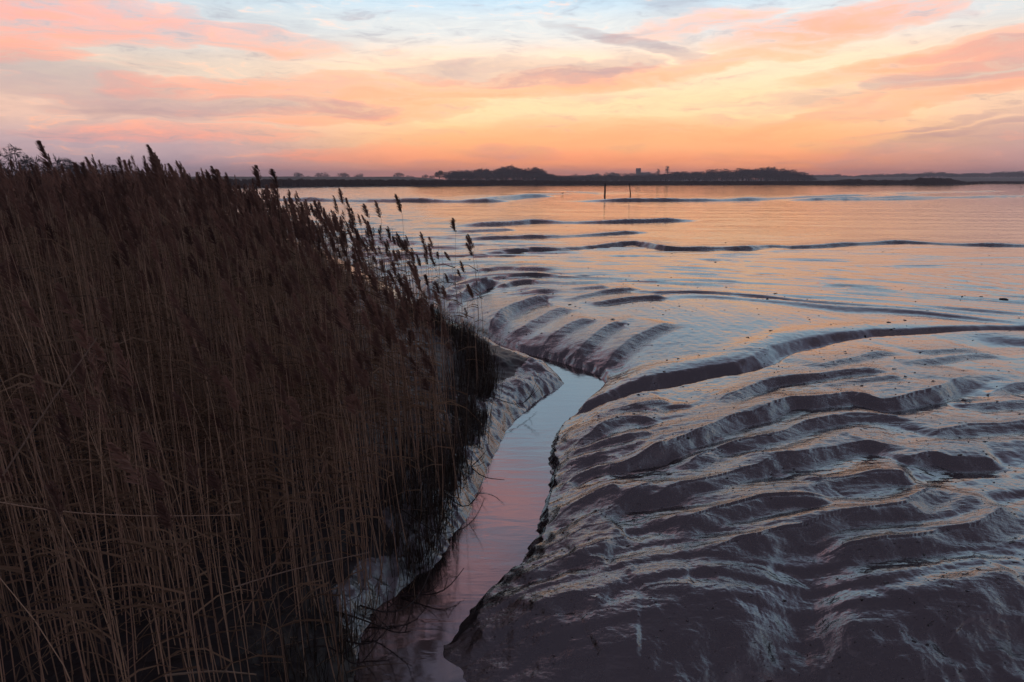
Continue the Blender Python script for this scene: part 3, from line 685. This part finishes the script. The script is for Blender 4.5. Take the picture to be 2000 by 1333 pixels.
# ------------------------------------------------------------------ mooring posts
WOOD = plain('weathered_timber', (.060,.045,.035), 0.85, 0.4, 3.0)
def tube(path, radii, sides=8, cap=True):
    path = np.asarray(path, float); V, Fc = [], []
    for i, p in enumerate(path):
        d = path[min(i+1, len(path)-1)]-path[max(i-1, 0)]; d /= np.linalg.norm(d)+1e-9
        a = np.cross(d, (0.2, 0.95, 0.1)); a /= np.linalg.norm(a)+1e-9; b = np.cross(d, a)
        for j in range(sides):
            t = 2*math.pi*j/sides; V.append(p+radii[i]*(math.cos(t)*a+math.sin(t)*b))
    for i in range(len(path)-1):
        for j in range(sides):
            k = i*sides; Fc.append((k+j, k+(j+1) % sides, k+sides+(j+1) % sides, k+sides+j))
    if cap:
        Fc.append(tuple(range(sides))[::-1]); Fc.append(tuple(range(len(V)-sides, len(V))))
    return V, Fc
for u, vt, vb, lean, rad, lab in [(1181,362,384,0.02,.14,'thick upright wooden mooring post standing in the far mud'),(1231,363,383,-0.12,.09,'thinner leaning wooden mooring post right of the thick one')]:
    x, y = ground(u, vb, 0.0); d = math.hypot(x, y); hgt = (vb-vt)*d/F+0.15
    r_ = empty('mooring_post', (float(x), float(y), -0.3))
    pts = [(lean*t*t*2+0.02*math.sin(5*t), 0.02*math.cos(4*t), t*(hgt+0.3)) for t in np.linspace(0, 1, 9)]
    V, Fc = tube(pts, [rad*(1.12-0.2*t+0.05*math.sin(17*t)) for t in np.linspace(0, 1, 9)], 10)
    mesh_obj('shaft', V, Fc, WOOD, r_)
    V, Fc = tube([(lean*2+dx, 0.0, hgt+0.28+dz) for dx, dz in ((0.02,-.02),(0.0,.05),(-.03,.12))], [rad*.8, rad*.6, rad*.25], 7)
    mesh_obj('worn_tip', V, Fc, WOOD, r_)
    tag(r_, lab, 'post')

# ------------------------------------------------------------------ birds on the mud
PLUM = plain('bird_plumage', (.09,.08,.075), 0.8, 0.4, 6); LEGM = plain('bird_leg', (.05,.035,.03), 0.6, 0.2, 9)
bt = np.linspace(0, 1, 9)
bpath = [(-.20,0,.20),(-.14,0,.215),(-.06,0,.22),(.03,0,.225),(.09,0,.25),(.115,0,.29),(.13,0,.325),(.155,0,.335),(.18,0,.33)]
BV, BF = tube(bpath, [.008,.035,.062,.062,.042,.026,.030,.026,.008], 8)
bird_body = mesh_obj('body', BV, BF, PLUM, smooth=True, link=False).data
BV, BF = tube([(.175,0,.33),(.22,0,.322),(.27,0,.30)], [.008,.006,.002], 5); bird_bill = mesh_obj('bill', BV, BF, LEGM, link=False).data
BV, BF = tube([(0,0,-.02),(.012,0,.09),(-.005,0,.19)], [.006,.007,.012], 5); bird_leg = mesh_obj('leg', BV, BF, LEGM, link=False).data
for u, v, s_, rz, lab in [(1099,381,1.3,0,'small dark bird on mud left of the mooring posts'),(982,369,1.4,3,'small bird on the far mud below the left headland wood'),(1347,367,1.5,1,'small bird on mud right of the posts, nearest to them'),
        (1415,366.5,1.5,3.1,'bird on far mud below the left part of the long wood'),(1475,368,1.5,.4,'bird on far mud below the middle of the long wood'),(1541,370,1.3,3,'bird on far mud below the right end of the long wood'),
        (1790,362,1.7,0,'bird by the waterline left of the right headland mound'),(1844,363,1.9,1.2,'largest bird standing off the right headland mound'),(1994,369,1.9,.2,'bird on bright mud at the right edge of the view'),
        (1952,361,1.5,0,'bird beyond the tip of the right headland')]:
    x, y = ground(u, v, 0.0); r_ = empty('wading_bird', (float(x), float(y), float(terrain(np.array([x]), np.array([y]))[0])), rz); r_.scale = (s_,)*3
    for nm, me, off in (('body', bird_body, 0), ('bill', bird_bill, 0), ('leg', bird_leg, .03), ('leg', bird_leg, -.03)):
        o = bpy.data.objects.new(nm, me); COL.objects.link(o); o.parent = r_; o.location = (0, off, 0)
    tag(r_, lab, 'bird', 'birds on the mudflat')

# ------------------------------------------------------------------ mud lumps and litter
CLOD = plain('mud_lump', (.040,.032,.032), 0.45, 0.4, 30, spec=0.6)
import bmesh
def lump(seed):
    rn = np.random.default_rng(seed); bm = bmesh.new(); bmesh.ops.create_icosphere(bm, subdivisions=2, radius=1.0)
    v = np.array([q.co[:] for q in bm.verts]); n = fbm(v[:,0]*1.7+seed, v[:,1]*1.7+v[:,2]*1.3, seed, 3)
    v = v*(1+0.45*n)[:,None]; v[:,2] = np.where(v[:,2] < 0, v[:,2]*0.4, v[:,2]*0.75)
    f = [[q.index for q in p.verts] for p in bm.faces]; bm.free()
    return mesh_obj('mud_lump', v, np.array(f), CLOD, smooth=False, link=False).data
LUMPS = [lump(k) for k in range(5)]
clods = [(1197,628,9,'flat dark mud lump at the crest of the far creek bank'),(1227,637,7,'round mud lump right of the flat one on the far bank'),(1113,598,8,'mud lump highest up the far creek bank'),
 (1018,574,7,'flat mud lump behind the rightmost thin reeds'),(985,548,6,'mud lump left of the far bank crest near thin reeds'),(1045,582,5,'small mud lump below the thin line of bank lumps'),
 (1144,595,5,'small mud lump in the middle of the far bank row'),(1080,577,5,'tiny mud lump in the upper far bank row'),(1300,612,5,'little mud lump on the flat right of far bank'),(1297,722,7,'mud lump above the mouth of the side gully'),
 (1303,697,6,'mud lump beside a larger one above the side gully'),(1325,697,7,'dark upright mud lump above the side gully bend'),(1690,654,8,'mud lump on the lip of the side gully, left of three'),(1735,636,9,'wide dark mud lump above the gully, second of three'),
 (1767,632,8,'dark mud lump above the gully, right of three'),(1740,648,7,'mud lump just above the gully lip at right'),(1960,591,14,'long flat mud lump near the right edge'),(1810,616,7,'mud lump on shining flat above the gully'),
 (1915,586,6,'small mud lump left of the long flat one'),(1685,1160,9,'mud lump on lit crest in the lower right foreground'),(1910,1115,7,'mud lump on crest near the lower right edge'),(1640,1047,6,'small mud lump on wet hollow in right foreground'),
 (1446,1050,7,'mud lump on pale crest in the middle foreground'),(1270,1170,4,'tiny mud lump near the creek in the foreground'),(1580,876,5,'mud lump in the trough below the broad middle ridge'),(1433,806,6,'mud lump on face of the middle right ridge')]
for k, (u, v, wpx, lab) in enumerate(clods):
    x, y = ground(u, v, -0.02); d = math.hypot(math.hypot(x, y), H); z = float(terrain(np.array([x]), np.array([y]))[0]); w = 0.55*wpx*d/F
    o = bpy.data.objects.new('mud_lump', LUMPS[k % 5]); COL.objects.link(o); o.location = (float(x), float(y), z+w*0.03); o.rotation_euler = (0, 0, k*1.7); o.scale = (w*.8, w*.5, w*.30)
    tag(o, lab, 'mud lump', 'mud lumps on the flat')
def crumbs():
    n = 9000
    a = np.radians(rng.uniform(-12, 40, n)); vo = rng.uniform(75, 980, n); r_ = H*F/vo
    x = r_*np.sin(a); y = r_*np.cos(a); dl, _, _ = seg_dist(x, y, LE); dr, _, _ = seg_dist(x, y, RE)
    k = (dr < dl) & ~inside(x, y, POLY) & (perlin(x*.5, y*.5, 151)+0.35*rng.normal(size=n) > -0.15); x, y, r_ = x[k], y[k], r_[k]; n = len(x)
    z = terrain(x, y); sz = rng.lognormal(-5.1, 0.5, n)*np.clip(r_/7, 0.6, 1.5)
    base = np.array([(1,0,0),(-.4,.9,0),(-.6,-.8,0),(.1,.1,.9),(.5,.5,.5)])
    V = (base[None]+rng.normal(0, .3, (n,5,3)))*sz[:,None,None]*np.array([1.5,.9,.45]); V += np.stack([x, y, z], 1)[:,None]
    T = np.array([(0,1,4),(1,2,3),(2,0,3),(0,4,3),(4,1,3)]); Fc = (T[None]+np.arange(n)[:,None,None]*5).reshape(-1, 3)
    tag(mesh_obj('mud_crumbs', V.reshape(-1, 3), Fc, CLOD), 'scattered dark crumbs and specks on the wet mud', 'mud crumbs', kind='stuff')
crumbs()

# ------------------------------------------------------------------ reeds
def reed_mat(name, c0, c1, rough, trans=0.0):
    m, t, b = bsdf_mat(name)
    at = t.node('ShaderNodeAttribute', attribute_name='shade'); oi = t.node('ShaderNodeObjectInfo')
    tcn = t.node('ShaderNodeTexCoord'); n = t.noise(tcn.outputs['Object'], 9.0, 3, 0.6)
    fac = t.math('FRACT', t.math('ADD', at.outputs['Fac'], oi.outputs['Random']))
    fac = t.math('ADD', t.math('MULTIPLY', fac, 0.7), t.math('MULTIPLY', n, 0.3))
    t.l.new(t.ramp(fac, [(0.1, c0), (0.9, c1)]), b.inputs['Base Color']); b.inputs['Roughness'].default_value = rough
    b.inputs['Specular IOR Level'].default_value = 0.3
    if trans:                                                       # thin dry tissue lets some of the low light through
        tr = t.node('ShaderNodeBsdfTranslucent'); t.l.new(b.inputs['Base Color'].links[0].from_socket, tr.inputs[0])
        mx = t.node('ShaderNodeMixShader'); mx.inputs[0].default_value = trans; t.l.new(b.outputs[0], mx.inputs[1]); t.l.new(tr.outputs[0], mx.inputs[2])
        t.l.new(mx.outputs[0], t.n['Material Output'].inputs[0])
    return m
STEM = reed_mat('reed_stem', (.105,.068,.046), (.50,.335,.215), 0.5)
HEAD = reed_mat('reed_head', (.110,.068,.054), (.32,.195,.145), 0.85, 0.42)
LEAF = reed_mat('reed_leaf', (.100,.068,.044), (.32,.220,.140), 0.6, 0.4)
def reed_template(seed, lod=0):
    """reed about 2.4 m tall leaning to -x; returns dict of part -> (verts, quads)"""
    rn = np.random.default_rng(seed); hs = 2.1
    bend = rn.uniform(0.02, 0.17); wob = rn.normal(0, 0.03, 4)
    def axis(t):
        return np.array([-bend*t**2.4+wob[0]*math.sin(3*t)+wob[2]*t, wob[1]*math.sin(2.5*t)+wob[3]*t, hs*t])
    ns = 6 if lod == 0 else 3; V, Q = [], []
    r0 = rn.uniform(.0034, .0050)*(1.0 if lod == 0 else 1.5)
    for i in range(ns+1):
        t = i/ns; p = axis(t); rad = r0*(1-0.6*t)
        for j in range(3): V.append(p+rad*np.array([math.cos(j*2.094+.5), math.sin(j*2.094+.5), 0]))
    for i in range(ns):
        for j in range(3): k = i*3; Q.append((k+j, k+(j+1) % 3, k+3+(j+1) % 3, k+3+j))
    parts = {'stem': (np.array(V), np.array(Q))}
    # one-sided feathery head
    p0 = axis(1.0); d0 = axis(1.0)-axis(0.95); d0 /= np.linalg.norm(d0)
    Lh = rn.uniform(0.21, 0.33); curl = rn.uniform(0.12, 0.42); V, Q = [], []
    nsp = 72 if lod == 0 else 28; q = p0.copy(); pts = [q.copy()]; dirs = [d0]
    for i in range(10):
        th = curl*(i/10); d = d0+np.array([-th, 0, 0]); d /= np.linalg.norm(d); q = q+d*Lh/10; pts.append(q.copy()); dirs.append(d)
    pts = np.array(pts); dirs = np.array(dirs)
    for k in range(nsp):
        t = (k+rn.uniform(0, 1))/nsp; t = 0.0+t*0.97; f = t*10; i = min(int(f), 9); b = pts[i]+(pts[i+1]-pts[i])*(f-i); d = dirs[i]
        left = rn.random() < 0.78; prof = (math.sin(math.pi*min(1, (t*0.86+0.14)**0.75)))**0.7+0.15
        ln_ = (0.105 if left else 0.040)*prof*rn.uniform(0.7, 1.15); sp_ = rn.uniform(0.3, 0.95)*(1 if left else -0.5)
        dd = d+np.array([-sp_, rn.normal(0, 0.35), -0.05*rn.random()]); dd /= np.linalg.norm(dd)
        sd = np.cross(dd, (0, 1, 0)); sd = sd/np.linalg.norm(sd)+np.array([0, rn.normal(0, .6), 0]); wd = rn.uniform(.0032, .0065)*(1 if lod == 0 else 2.0)
        c_ = b+dd*ln_*0.45; kk = len(V); V += [b, c_+sd*wd, b+dd*ln_+np.array([0,0,-.006]), c_-sd*wd]; Q.append((kk, kk+1, kk+2, kk+3))
    parts['seed_head'] = (np.array(V), np.array(Q))
    leaves = []
    for k in range(rn.integers(1, 4) if lod == 0 else 1):
        t = rn.uniform(0.3, 0.85); b = axis(t); ang = rn.normal(math.pi, 0.9); ln_ = rn.uniform(.25, .5); up = rn.uniform(.4, 1.1); V, Q = [], []
        for i in range(4):
            s_ = i/3; p = b+np.array([math.cos(ang)*ln_*s_, math.sin(ang)*ln_*s_, up*ln_*s_-1.0*ln_*s_**2]); w = .009*(1-s_)+.001
            V += [p+np.array([0, 0, w]), p-np.array([0, 0, w])]
            if i: kk = 2*i; Q.append((kk-2, kk, kk+1, kk-1))
        leaves.append((np.array(V), np.array(Q)))
    parts['leaf'] = leaves
    return parts
T0 = [reed_template(400+k) for k in range(14)]; T1 = [reed_template(500+k, 1) for k in range(8)]
def flat_template(tp):
    V, Q, M = [], [], []; n = 0
    for (v, q), m in [(tp['stem'], 0), (tp['seed_head'], 1)]+[(l, 2) for l in tp['leaf']]:
        V.append(v); Q.append(q+n); M.append(np.full(len(q), m)); n += len(v)
    return np.concatenate(V), np.concatenate(Q), np.concatenate(M)
FT0 = [flat_template(t) for t in T0]; FT1 = [flat_template(t) for t in T1]
edge_px = [(600,1500),(650,1333),(700,1225),(752,1145),(800,1068),(835,990),(868,910),(905,840),(945,775),(952,718),(930,680),(885,656),(843,634),(795,606),(745,577),(695,546),(645,516),(582,484),(520,459),(400,433),(100,408),(-300,398)]
EDGE = line_px(edge_px, 0.05)
BED = np.concatenate([EDGE, np.array([(-60, 60), (-60, 1.0), (-2.6, 1.0)])])
def scatter():
    X, Y = [], []
    for r0, r1, dens in [(2.9,3.6,42),(3.6,4.4,82),(4.4,6,125),(6,9,125),(9,14,75),(14,22,42),(22,34,22),(34,52,10)]:
        a0, a1 = -47, 12; area = 0.5*(r1*r1-r0*r0)*math.radians(a1-a0); n = int(area*dens)
        r_ = np.sqrt(rng.uniform(r0*r0, r1*r1, n)); a = np.radians(rng.uniform(a0, a1, n)); X.append(r_*np.sin(a)); Y.append(r_*np.cos(a))
    x = np.concatenate(X); y = np.concatenate(Y)
    jx = x+rng.normal(0, .14, len(x)); jy = y+rng.normal(0, .14, len(x))
    k = inside(jx, jy, BED); k &= ~inside(x, y, POLY)
    clump = perlin(x*1.6, y*1.6, 161); k &= clump+rng.uniform(-.8, .5, len(x)) > -0.55
    dq, _, _ = seg_dist(x, y, EDGE); k &= rng.random(len(x)) < np.where(np.hypot(x, y) > 7.2, 0.16+0.84*sstep(0.35, 2.6, dq), 0.75+0.25*sstep(0, .5, dq))
    x, y = x[k], y[k]
    return x, y
rx, ry = scatter()
de, _, _ = seg_dist(rx, ry, EDGE); rz = terrain(rx, ry); rr_ = np.hypot(rx, ry); ra = np.degrees(np.arctan2(rx, ry))
rh = 1.70+0.72*sstep(0.0, 4.5, de)+rng.normal(0, 0.19, len(rx))-0.3*(rng.random(len(rx)) < .3)
rh = np.minimum(rh, np.where(rng.random(len(rx)) < 0.06, 3.2, 2.95))
order = np.argsort(rr_); cand = [i for i in order if ra[i] > -37.5]
front = cand[:185]
edge_c = [i for i in cand[185:] if de[i] < 0.9 and 5.0 < rr_[i] < 15]; random.shuffle(edge_c); edge_c = edge_c[:95]
solo = set(front) | set(edge_c)
def stuff_reeds():
    V, Q, M, S = [], [], [], []; n = 0
    for i in range(len(rx)):
        if i in solo: continue
        fv, fq, fm = (FT0[i % 14] if rr_[i] < 13 else FT1[i % 8])
        if rng.random() < (0.93 if (de[i] > 0.5 and rr_[i] < 7.5) else 0.62 if rr_[i] < 10 else 0.5): kq = fm != 1; fq = fq[kq]; fm = fm[kq]
        a = rng.normal(0, 0.5); ca, sa = math.cos(a), math.sin(a); sc_ = rh[i]/2.4
        tx, ty = rng.normal(0.0, 0.035, 2); v = fv*np.array([1, 1, sc_])
        v = np.stack([v[:,0]*ca-v[:,1]*sa+tx*v[:,2]+rx[i], v[:,0]*sa+v[:,1]*ca+ty*v[:,2]+ry[i], v[:,2]+rz[i]-0.04], 1)
        V.append(v); Q.append(fq+n); M.append(fm); S.append(np.full(len(v), rng.random())); n += len(v)
    o = mesh_obj('reed_bed', np.concatenate(V), np.concatenate(Q), [STEM, HEAD, LEAF], midx=np.concatenate(M))
    at = o.data.attributes.new('shade', 'FLOAT', 'POINT'); at.data.foreach_set('value', np.concatenate(S).astype(np.float32))
    tag(o, 'dense bed of brown winter reeds filling the left side', 'reeds', kind='stuff')
stuff_reeds()
PM = []
for tp in T0:
    PM.append(([('stem', mesh_obj('stem', *tp['stem'], STEM, link=False).data), ('seed_head', mesh_obj('seed_head', *tp['seed_head'], HEAD, link=False).data)]
               + [('leaf', mesh_obj('leaf', *l, LEAF, link=False).data) for l in tp['leaf']]))
def reed(x, y, z, h, k, label, group, rot=None, tilt=(0, 0), bare=False):
    r_ = empty('reed', (float(x), float(y), float(z)-0.04)); r_.rotation_euler = (tilt[0], tilt[1], random.gauss(0, .45) if rot is None else rot)
    r_.scale = (1, 1, h/2.4)
    for nm, me in PM[k % 14]:
        if bare and nm == 'seed_head': continue
        o = bpy.data.objects.new(nm, me); COL.objects.link(o); o.parent = r_
    return tag(r_, label, 'reed', group)
for i in front: reed(rx[i], ry[i], rz[i], rh[i], i, 'brown reed stem rising from dark mud in the nearest front row', 'reeds of the front row', None, (random.gauss(0,.03), random.gauss(.01,.03)), random.random() < .75)
for i in edge_c: reed(rx[i], ry[i], rz[i], rh[i], i, 'thin reed with feathery head along the creek side of the reed bed', 'reeds along the creek edge', None, (random.gauss(0,.03), random.gauss(0,.03)))
heroes = [(298,281,8.5,'tallest reed plume, highest above the horizon at left centre'),(262,287,8.8,'tall reed plume just left of the highest one'),(283,300,9,'reed plume between the two tallest ones, a little lower'),
 (70,274,8.5,'tall dark reed plume near the left edge against the sky'),(467,308,8.5,'isolated broad reed plume against lavender sky above the far bank'),(514,318,10,'slim reed plume right of the isolated broad one, over the far bank'),
 (536,345,11,'small reed plume standing over the water edge, right of the slim one'),(655,366,12.5,'pale thin reed top standing alone before the far water'),(754,379,11,'dark reed plume standing tallest before the orange flat'),
 (864,422,11.2,'rightmost tall reed with feathered plume beyond the bed'),(896,476,11.3,'last small reed on the right, beyond the tall one'),(724,394,12,'reed plume left of the tallest one before the flat'),
 (690,392,11.5,'broad reed plume before the flat, left of a pair'),(620,390,12,'reed plume before bright water right of the far bank reeds'),(338,318,9,'reed plume right of the highest one beside the rounded tree'),
 (375,320,9.5,'reed plume right of the rounded tree against the sky'),(395,322,9.5,'second reed plume right of the rounded tree'),(420,330,10,'third reed plume right of the rounded tree')]
for k, (u, v, d, lab) in enumerate(heroes):
    x, y, zt = at_dist(u, v, d); x = float(x)+0.28; z = float(terrain(np.array([x]), np.array([float(y)]))[0])
    reed(x, float(y), z, float(zt)-z+0.04, 3*k+1, lab, None, 0.0).scale.xy = (1.3, 1.3)

# fallen and broken stems, bank twigs, undergrowth
def stick(name, pts, r0, r1, label, group, mat, cat, twigs=0):
    n = len(pts); pts = np.array(pts, float)
    q = np.linspace(0, n-1, 9); sm = np.stack([np.interp(q, np.arange(n), pts[:,k]) for k in range(3)], 1)
    for _ in range(2): sm[1:-1] = (sm[:-2]+2*sm[1:-1]+sm[2:])/4
    r_ = empty(name, tuple(sm[0])); loc = sm-sm[0]
    V, Fc = tube(loc, np.linspace(r0, r1, 9), 5); mesh_obj('stem', V, Fc, mat, r_)
    for k in range(twigs):
        i = random.randint(2, 7); d = np.array([random.uniform(-.2,.25), random.uniform(-.1,.1), random.uniform(.02,.22)])
        V, Fc = tube([loc[i], loc[i]+d*.55, loc[i]+d+np.array([0,0,.03])], [r1*1.2, r1, r1*.5], 4); mesh_obj('side_twig', V, Fc, mat, r_)
    return tag(r_, label, cat, group)
DRY = reed_mat('dry_stem', (.20,.145,.10), (.30,.22,.15), .5)
TWG = plain('dead_twig', (.035,.028,.025), 0.7, 0.3, 20)
def p3(u, v, d): x, y, z = at_dist(u, v, d); return (float(x), float(y), float(z))
stick('fallen_reed', [p3(455,1148,3.5), p3(560,1115,3.6), p3(722,1079,3.75)], .0045, .0025, 'pale dry reed stem fallen aslant across the lower reeds', None, DRY, 'reed stem')
stick('fallen_reed', [p3(-20,978,3.4), p3(120,1003,3.4), p3(300,1010,3.5), p3(470,1006,3.6)], .003, .002, 'thin reddish stem arching sideways across the left foreground', None, STEM, 'reed stem')
stick('fallen_reed', [p3(5,930,3.3), p3(90,800,3.35), p3(190,660,3.45)], .004, .0025, 'pale straight stem leaning right at the left edge', None, DRY, 'reed stem')
stick('fallen_reed', [p3(470,1210,3.5), p3(560,1060,3.6), p3(640,900,3.7)], .0035, .002, 'dim slanting stem crossing behind the pale fallen one', None, STEM, 'reed stem')
stick('fallen_reed', [p3(320,1320,3.3), p3(420,1310,3.4), p3(500,1318,3.5)], .006, .004, 'short pale stem lying flat on the mud at the bottom', None, DRY, 'reed stem')
for k, (pts, lab) in enumerate([([(690,975),(770,985),(850,992),(880,985)], 'bare forked twig reaching sideways over the mud bank'),([(780,1085),(830,1092),(870,1083),(905,1050)], 'long twig curving over the bank toward the water'),
        ([(700,1120),(760,1130),(820,1100),(850,1020)], 'twig arching upward from the bank beside the reeds'),([(850,930),(900,950),(930,920),(945,880)], 'thin twig hooked over the bank below the reed edge'),
        ([(640,1190),(700,1185),(740,1170),(760,1150)], 'low dead twig lying at the water end of the bank'),([(650,1150),(720,1140),(770,1160),(800,1165)], 'dead branch with side twigs drooping to the lower creek'),
        ([(880,860),(935,885),(965,880),(985,890)], 'small twig hanging over the water edge in the middle bank'),([(900,760),(980,770),(1030,755),(1050,720)], 'twig springing from the reed edge above the spit'),([(590,1240),(640,1215),(690,1225),(715,1210)], 'lowest dead twig near the bottom of the bank')]):
    P3 = []
    for j, (u, v) in enumerate(pts):
        x, y = ground(u, v, 0.0 if j < 2 else 0.05); z = float(terrain(np.array([x]), np.array([y]))[0]); P3.append((float(x), float(y), max(z, ZW)+(.01, .05, .09, .14)[j]))
    stick('dead_twig', P3, .007, .003, lab, 'dead twigs on the bank', TWG, 'twig', 3)
GRASS = reed_mat('bank_grass', (.020,.016,.012), (.075,.058,.040), .7)
def undergrowth():
    n = 12000; E = EDGE[1:14]; L = np.concatenate([[0], np.cumsum(np.hypot(*(E[1:]-E[:-1]).T))]); q = rng.uniform(0, L[-1], n)**1.0
    x = np.interp(q, L, E[:,0])-np.abs(rng.normal(0, .30, n))+.12+rng.normal(0, .05, n); y = np.interp(q, L, E[:,1])+rng.normal(0, .12, n)
    cl = perlin(x*2.2, y*2.2, 171)+rng.uniform(-.35, .35, n); k = (cl > -0.15) & ~inside(x, y, POLY); x, y = x[k], y[k]; n = len(x); z = terrain(x, y)
    h = rng.uniform(.10, .42, n)*(1+0.5*perlin(x*1.5, y*1.5, 172)); a = rng.uniform(0, 6.283, n); ln_ = rng.uniform(.1, .8, n)*h; w = rng.uniform(.0015, .004, n)
    dx, dy = np.cos(a), np.sin(a)*.6; wx_, wy_ = -np.sin(a)*w, np.cos(a)*w
    P = lambda s_, zz: (x+dx*ln_*s_, y+dy*ln_*s_, z+zz*h-.01)
    rows = [P(0, 0), P(.35, .65), P(1, .85)]
    V = np.empty((n, 5, 3))
    for i, (px_, py_, pz_) in enumerate(rows[:2]):
        V[:,2*i] = np.stack([px_-wx_, py_-wy_, pz_], 1); V[:,2*i+1] = np.stack([px_+wx_, py_+wy_, pz_], 1)
    V[:,4] = np.stack(rows[2], 1)
    T = np.array([(0,1,3),(0,3,2),(2,3,4)]); o = mesh_obj('bank_undergrowth', V.reshape(-1, 3), (T[None]+np.arange(n)[:,None,None]*5).reshape(-1, 3), GRASS)
    at = o.data.attributes.new('shade', 'FLOAT', 'POINT'); at.data.foreach_set('value', np.repeat(rng.random(n), 5).astype(np.float32))
    tag(o, 'tangled dark undergrowth at the foot of the reeds', 'undergrowth', kind='stuff')
undergrowth()
def litter():
    n = 700; a = np.radians(rng.uniform(-42, 2, n)); r_ = rng.uniform(2.9, 7, n); x = r_*np.sin(a); y = r_*np.cos(a); k = inside(x, y, BED); x, y = x[k], y[k]; n = len(x); z = terrain(x, y)
    V, Q = [], []
    for i in range(n):
        th = rng.uniform(0, 6.283); l = rng.uniform(.05, .45); w = rng.uniform(.002, .005); d = np.array([math.cos(th), math.sin(th), rng.uniform(-.05, .25)])*l; s_ = np.array([-math.sin(th), math.cos(th), 0])*w
        b = np.array([x[i], y[i], z[i]+.012]); kk = len(V); V += [b-s_, b+s_, b+d*.5+s_+(0,0,.006), b+d*.5-s_+(0,0,.006), b+d+s_*.4, b+d-s_*.4]; Q += [(kk,kk+1,kk+2,kk+3),(kk+3,kk+2,kk+4,kk+5)]
    o = mesh_obj('reed_litter', np.array(V), np.array(Q), LEAF)
    at = o.data.attributes.new('shade', 'FLOAT', 'POINT'); at.data.foreach_set('value', np.repeat(rng.random(n), 6).astype(np.float32))
    tag(o, 'broken bits of dead reed lying on the mud between stems', 'reed litter', kind='stuff')
litter()

# ------------------------------------------------------------------ haze
def haze():
    m = bpy.data.materials.new('haze_air'); m.use_nodes = True; t = NT(m.node_tree); t.n.clear()
    pv = t.node('ShaderNodeVolumePrincipled'); pv.inputs['Color'].default_value = (.93,.94,1.0,1); pv.inputs['Density'].default_value = 0.00042; pv.inputs['Anisotropy'].default_value = 0.0
    o_ = t.node('ShaderNodeOutputMaterial'); t.l.new(pv.outputs[0], o_.inputs['Volume'])
    v, f = boxes([(-3200, 3200, -3200, 3200, -2.0, 34.0)])
    tag(mesh_obj('haze', v, f, m), 'thin morning haze over the estuary', 'haze', kind='stuff')
haze()
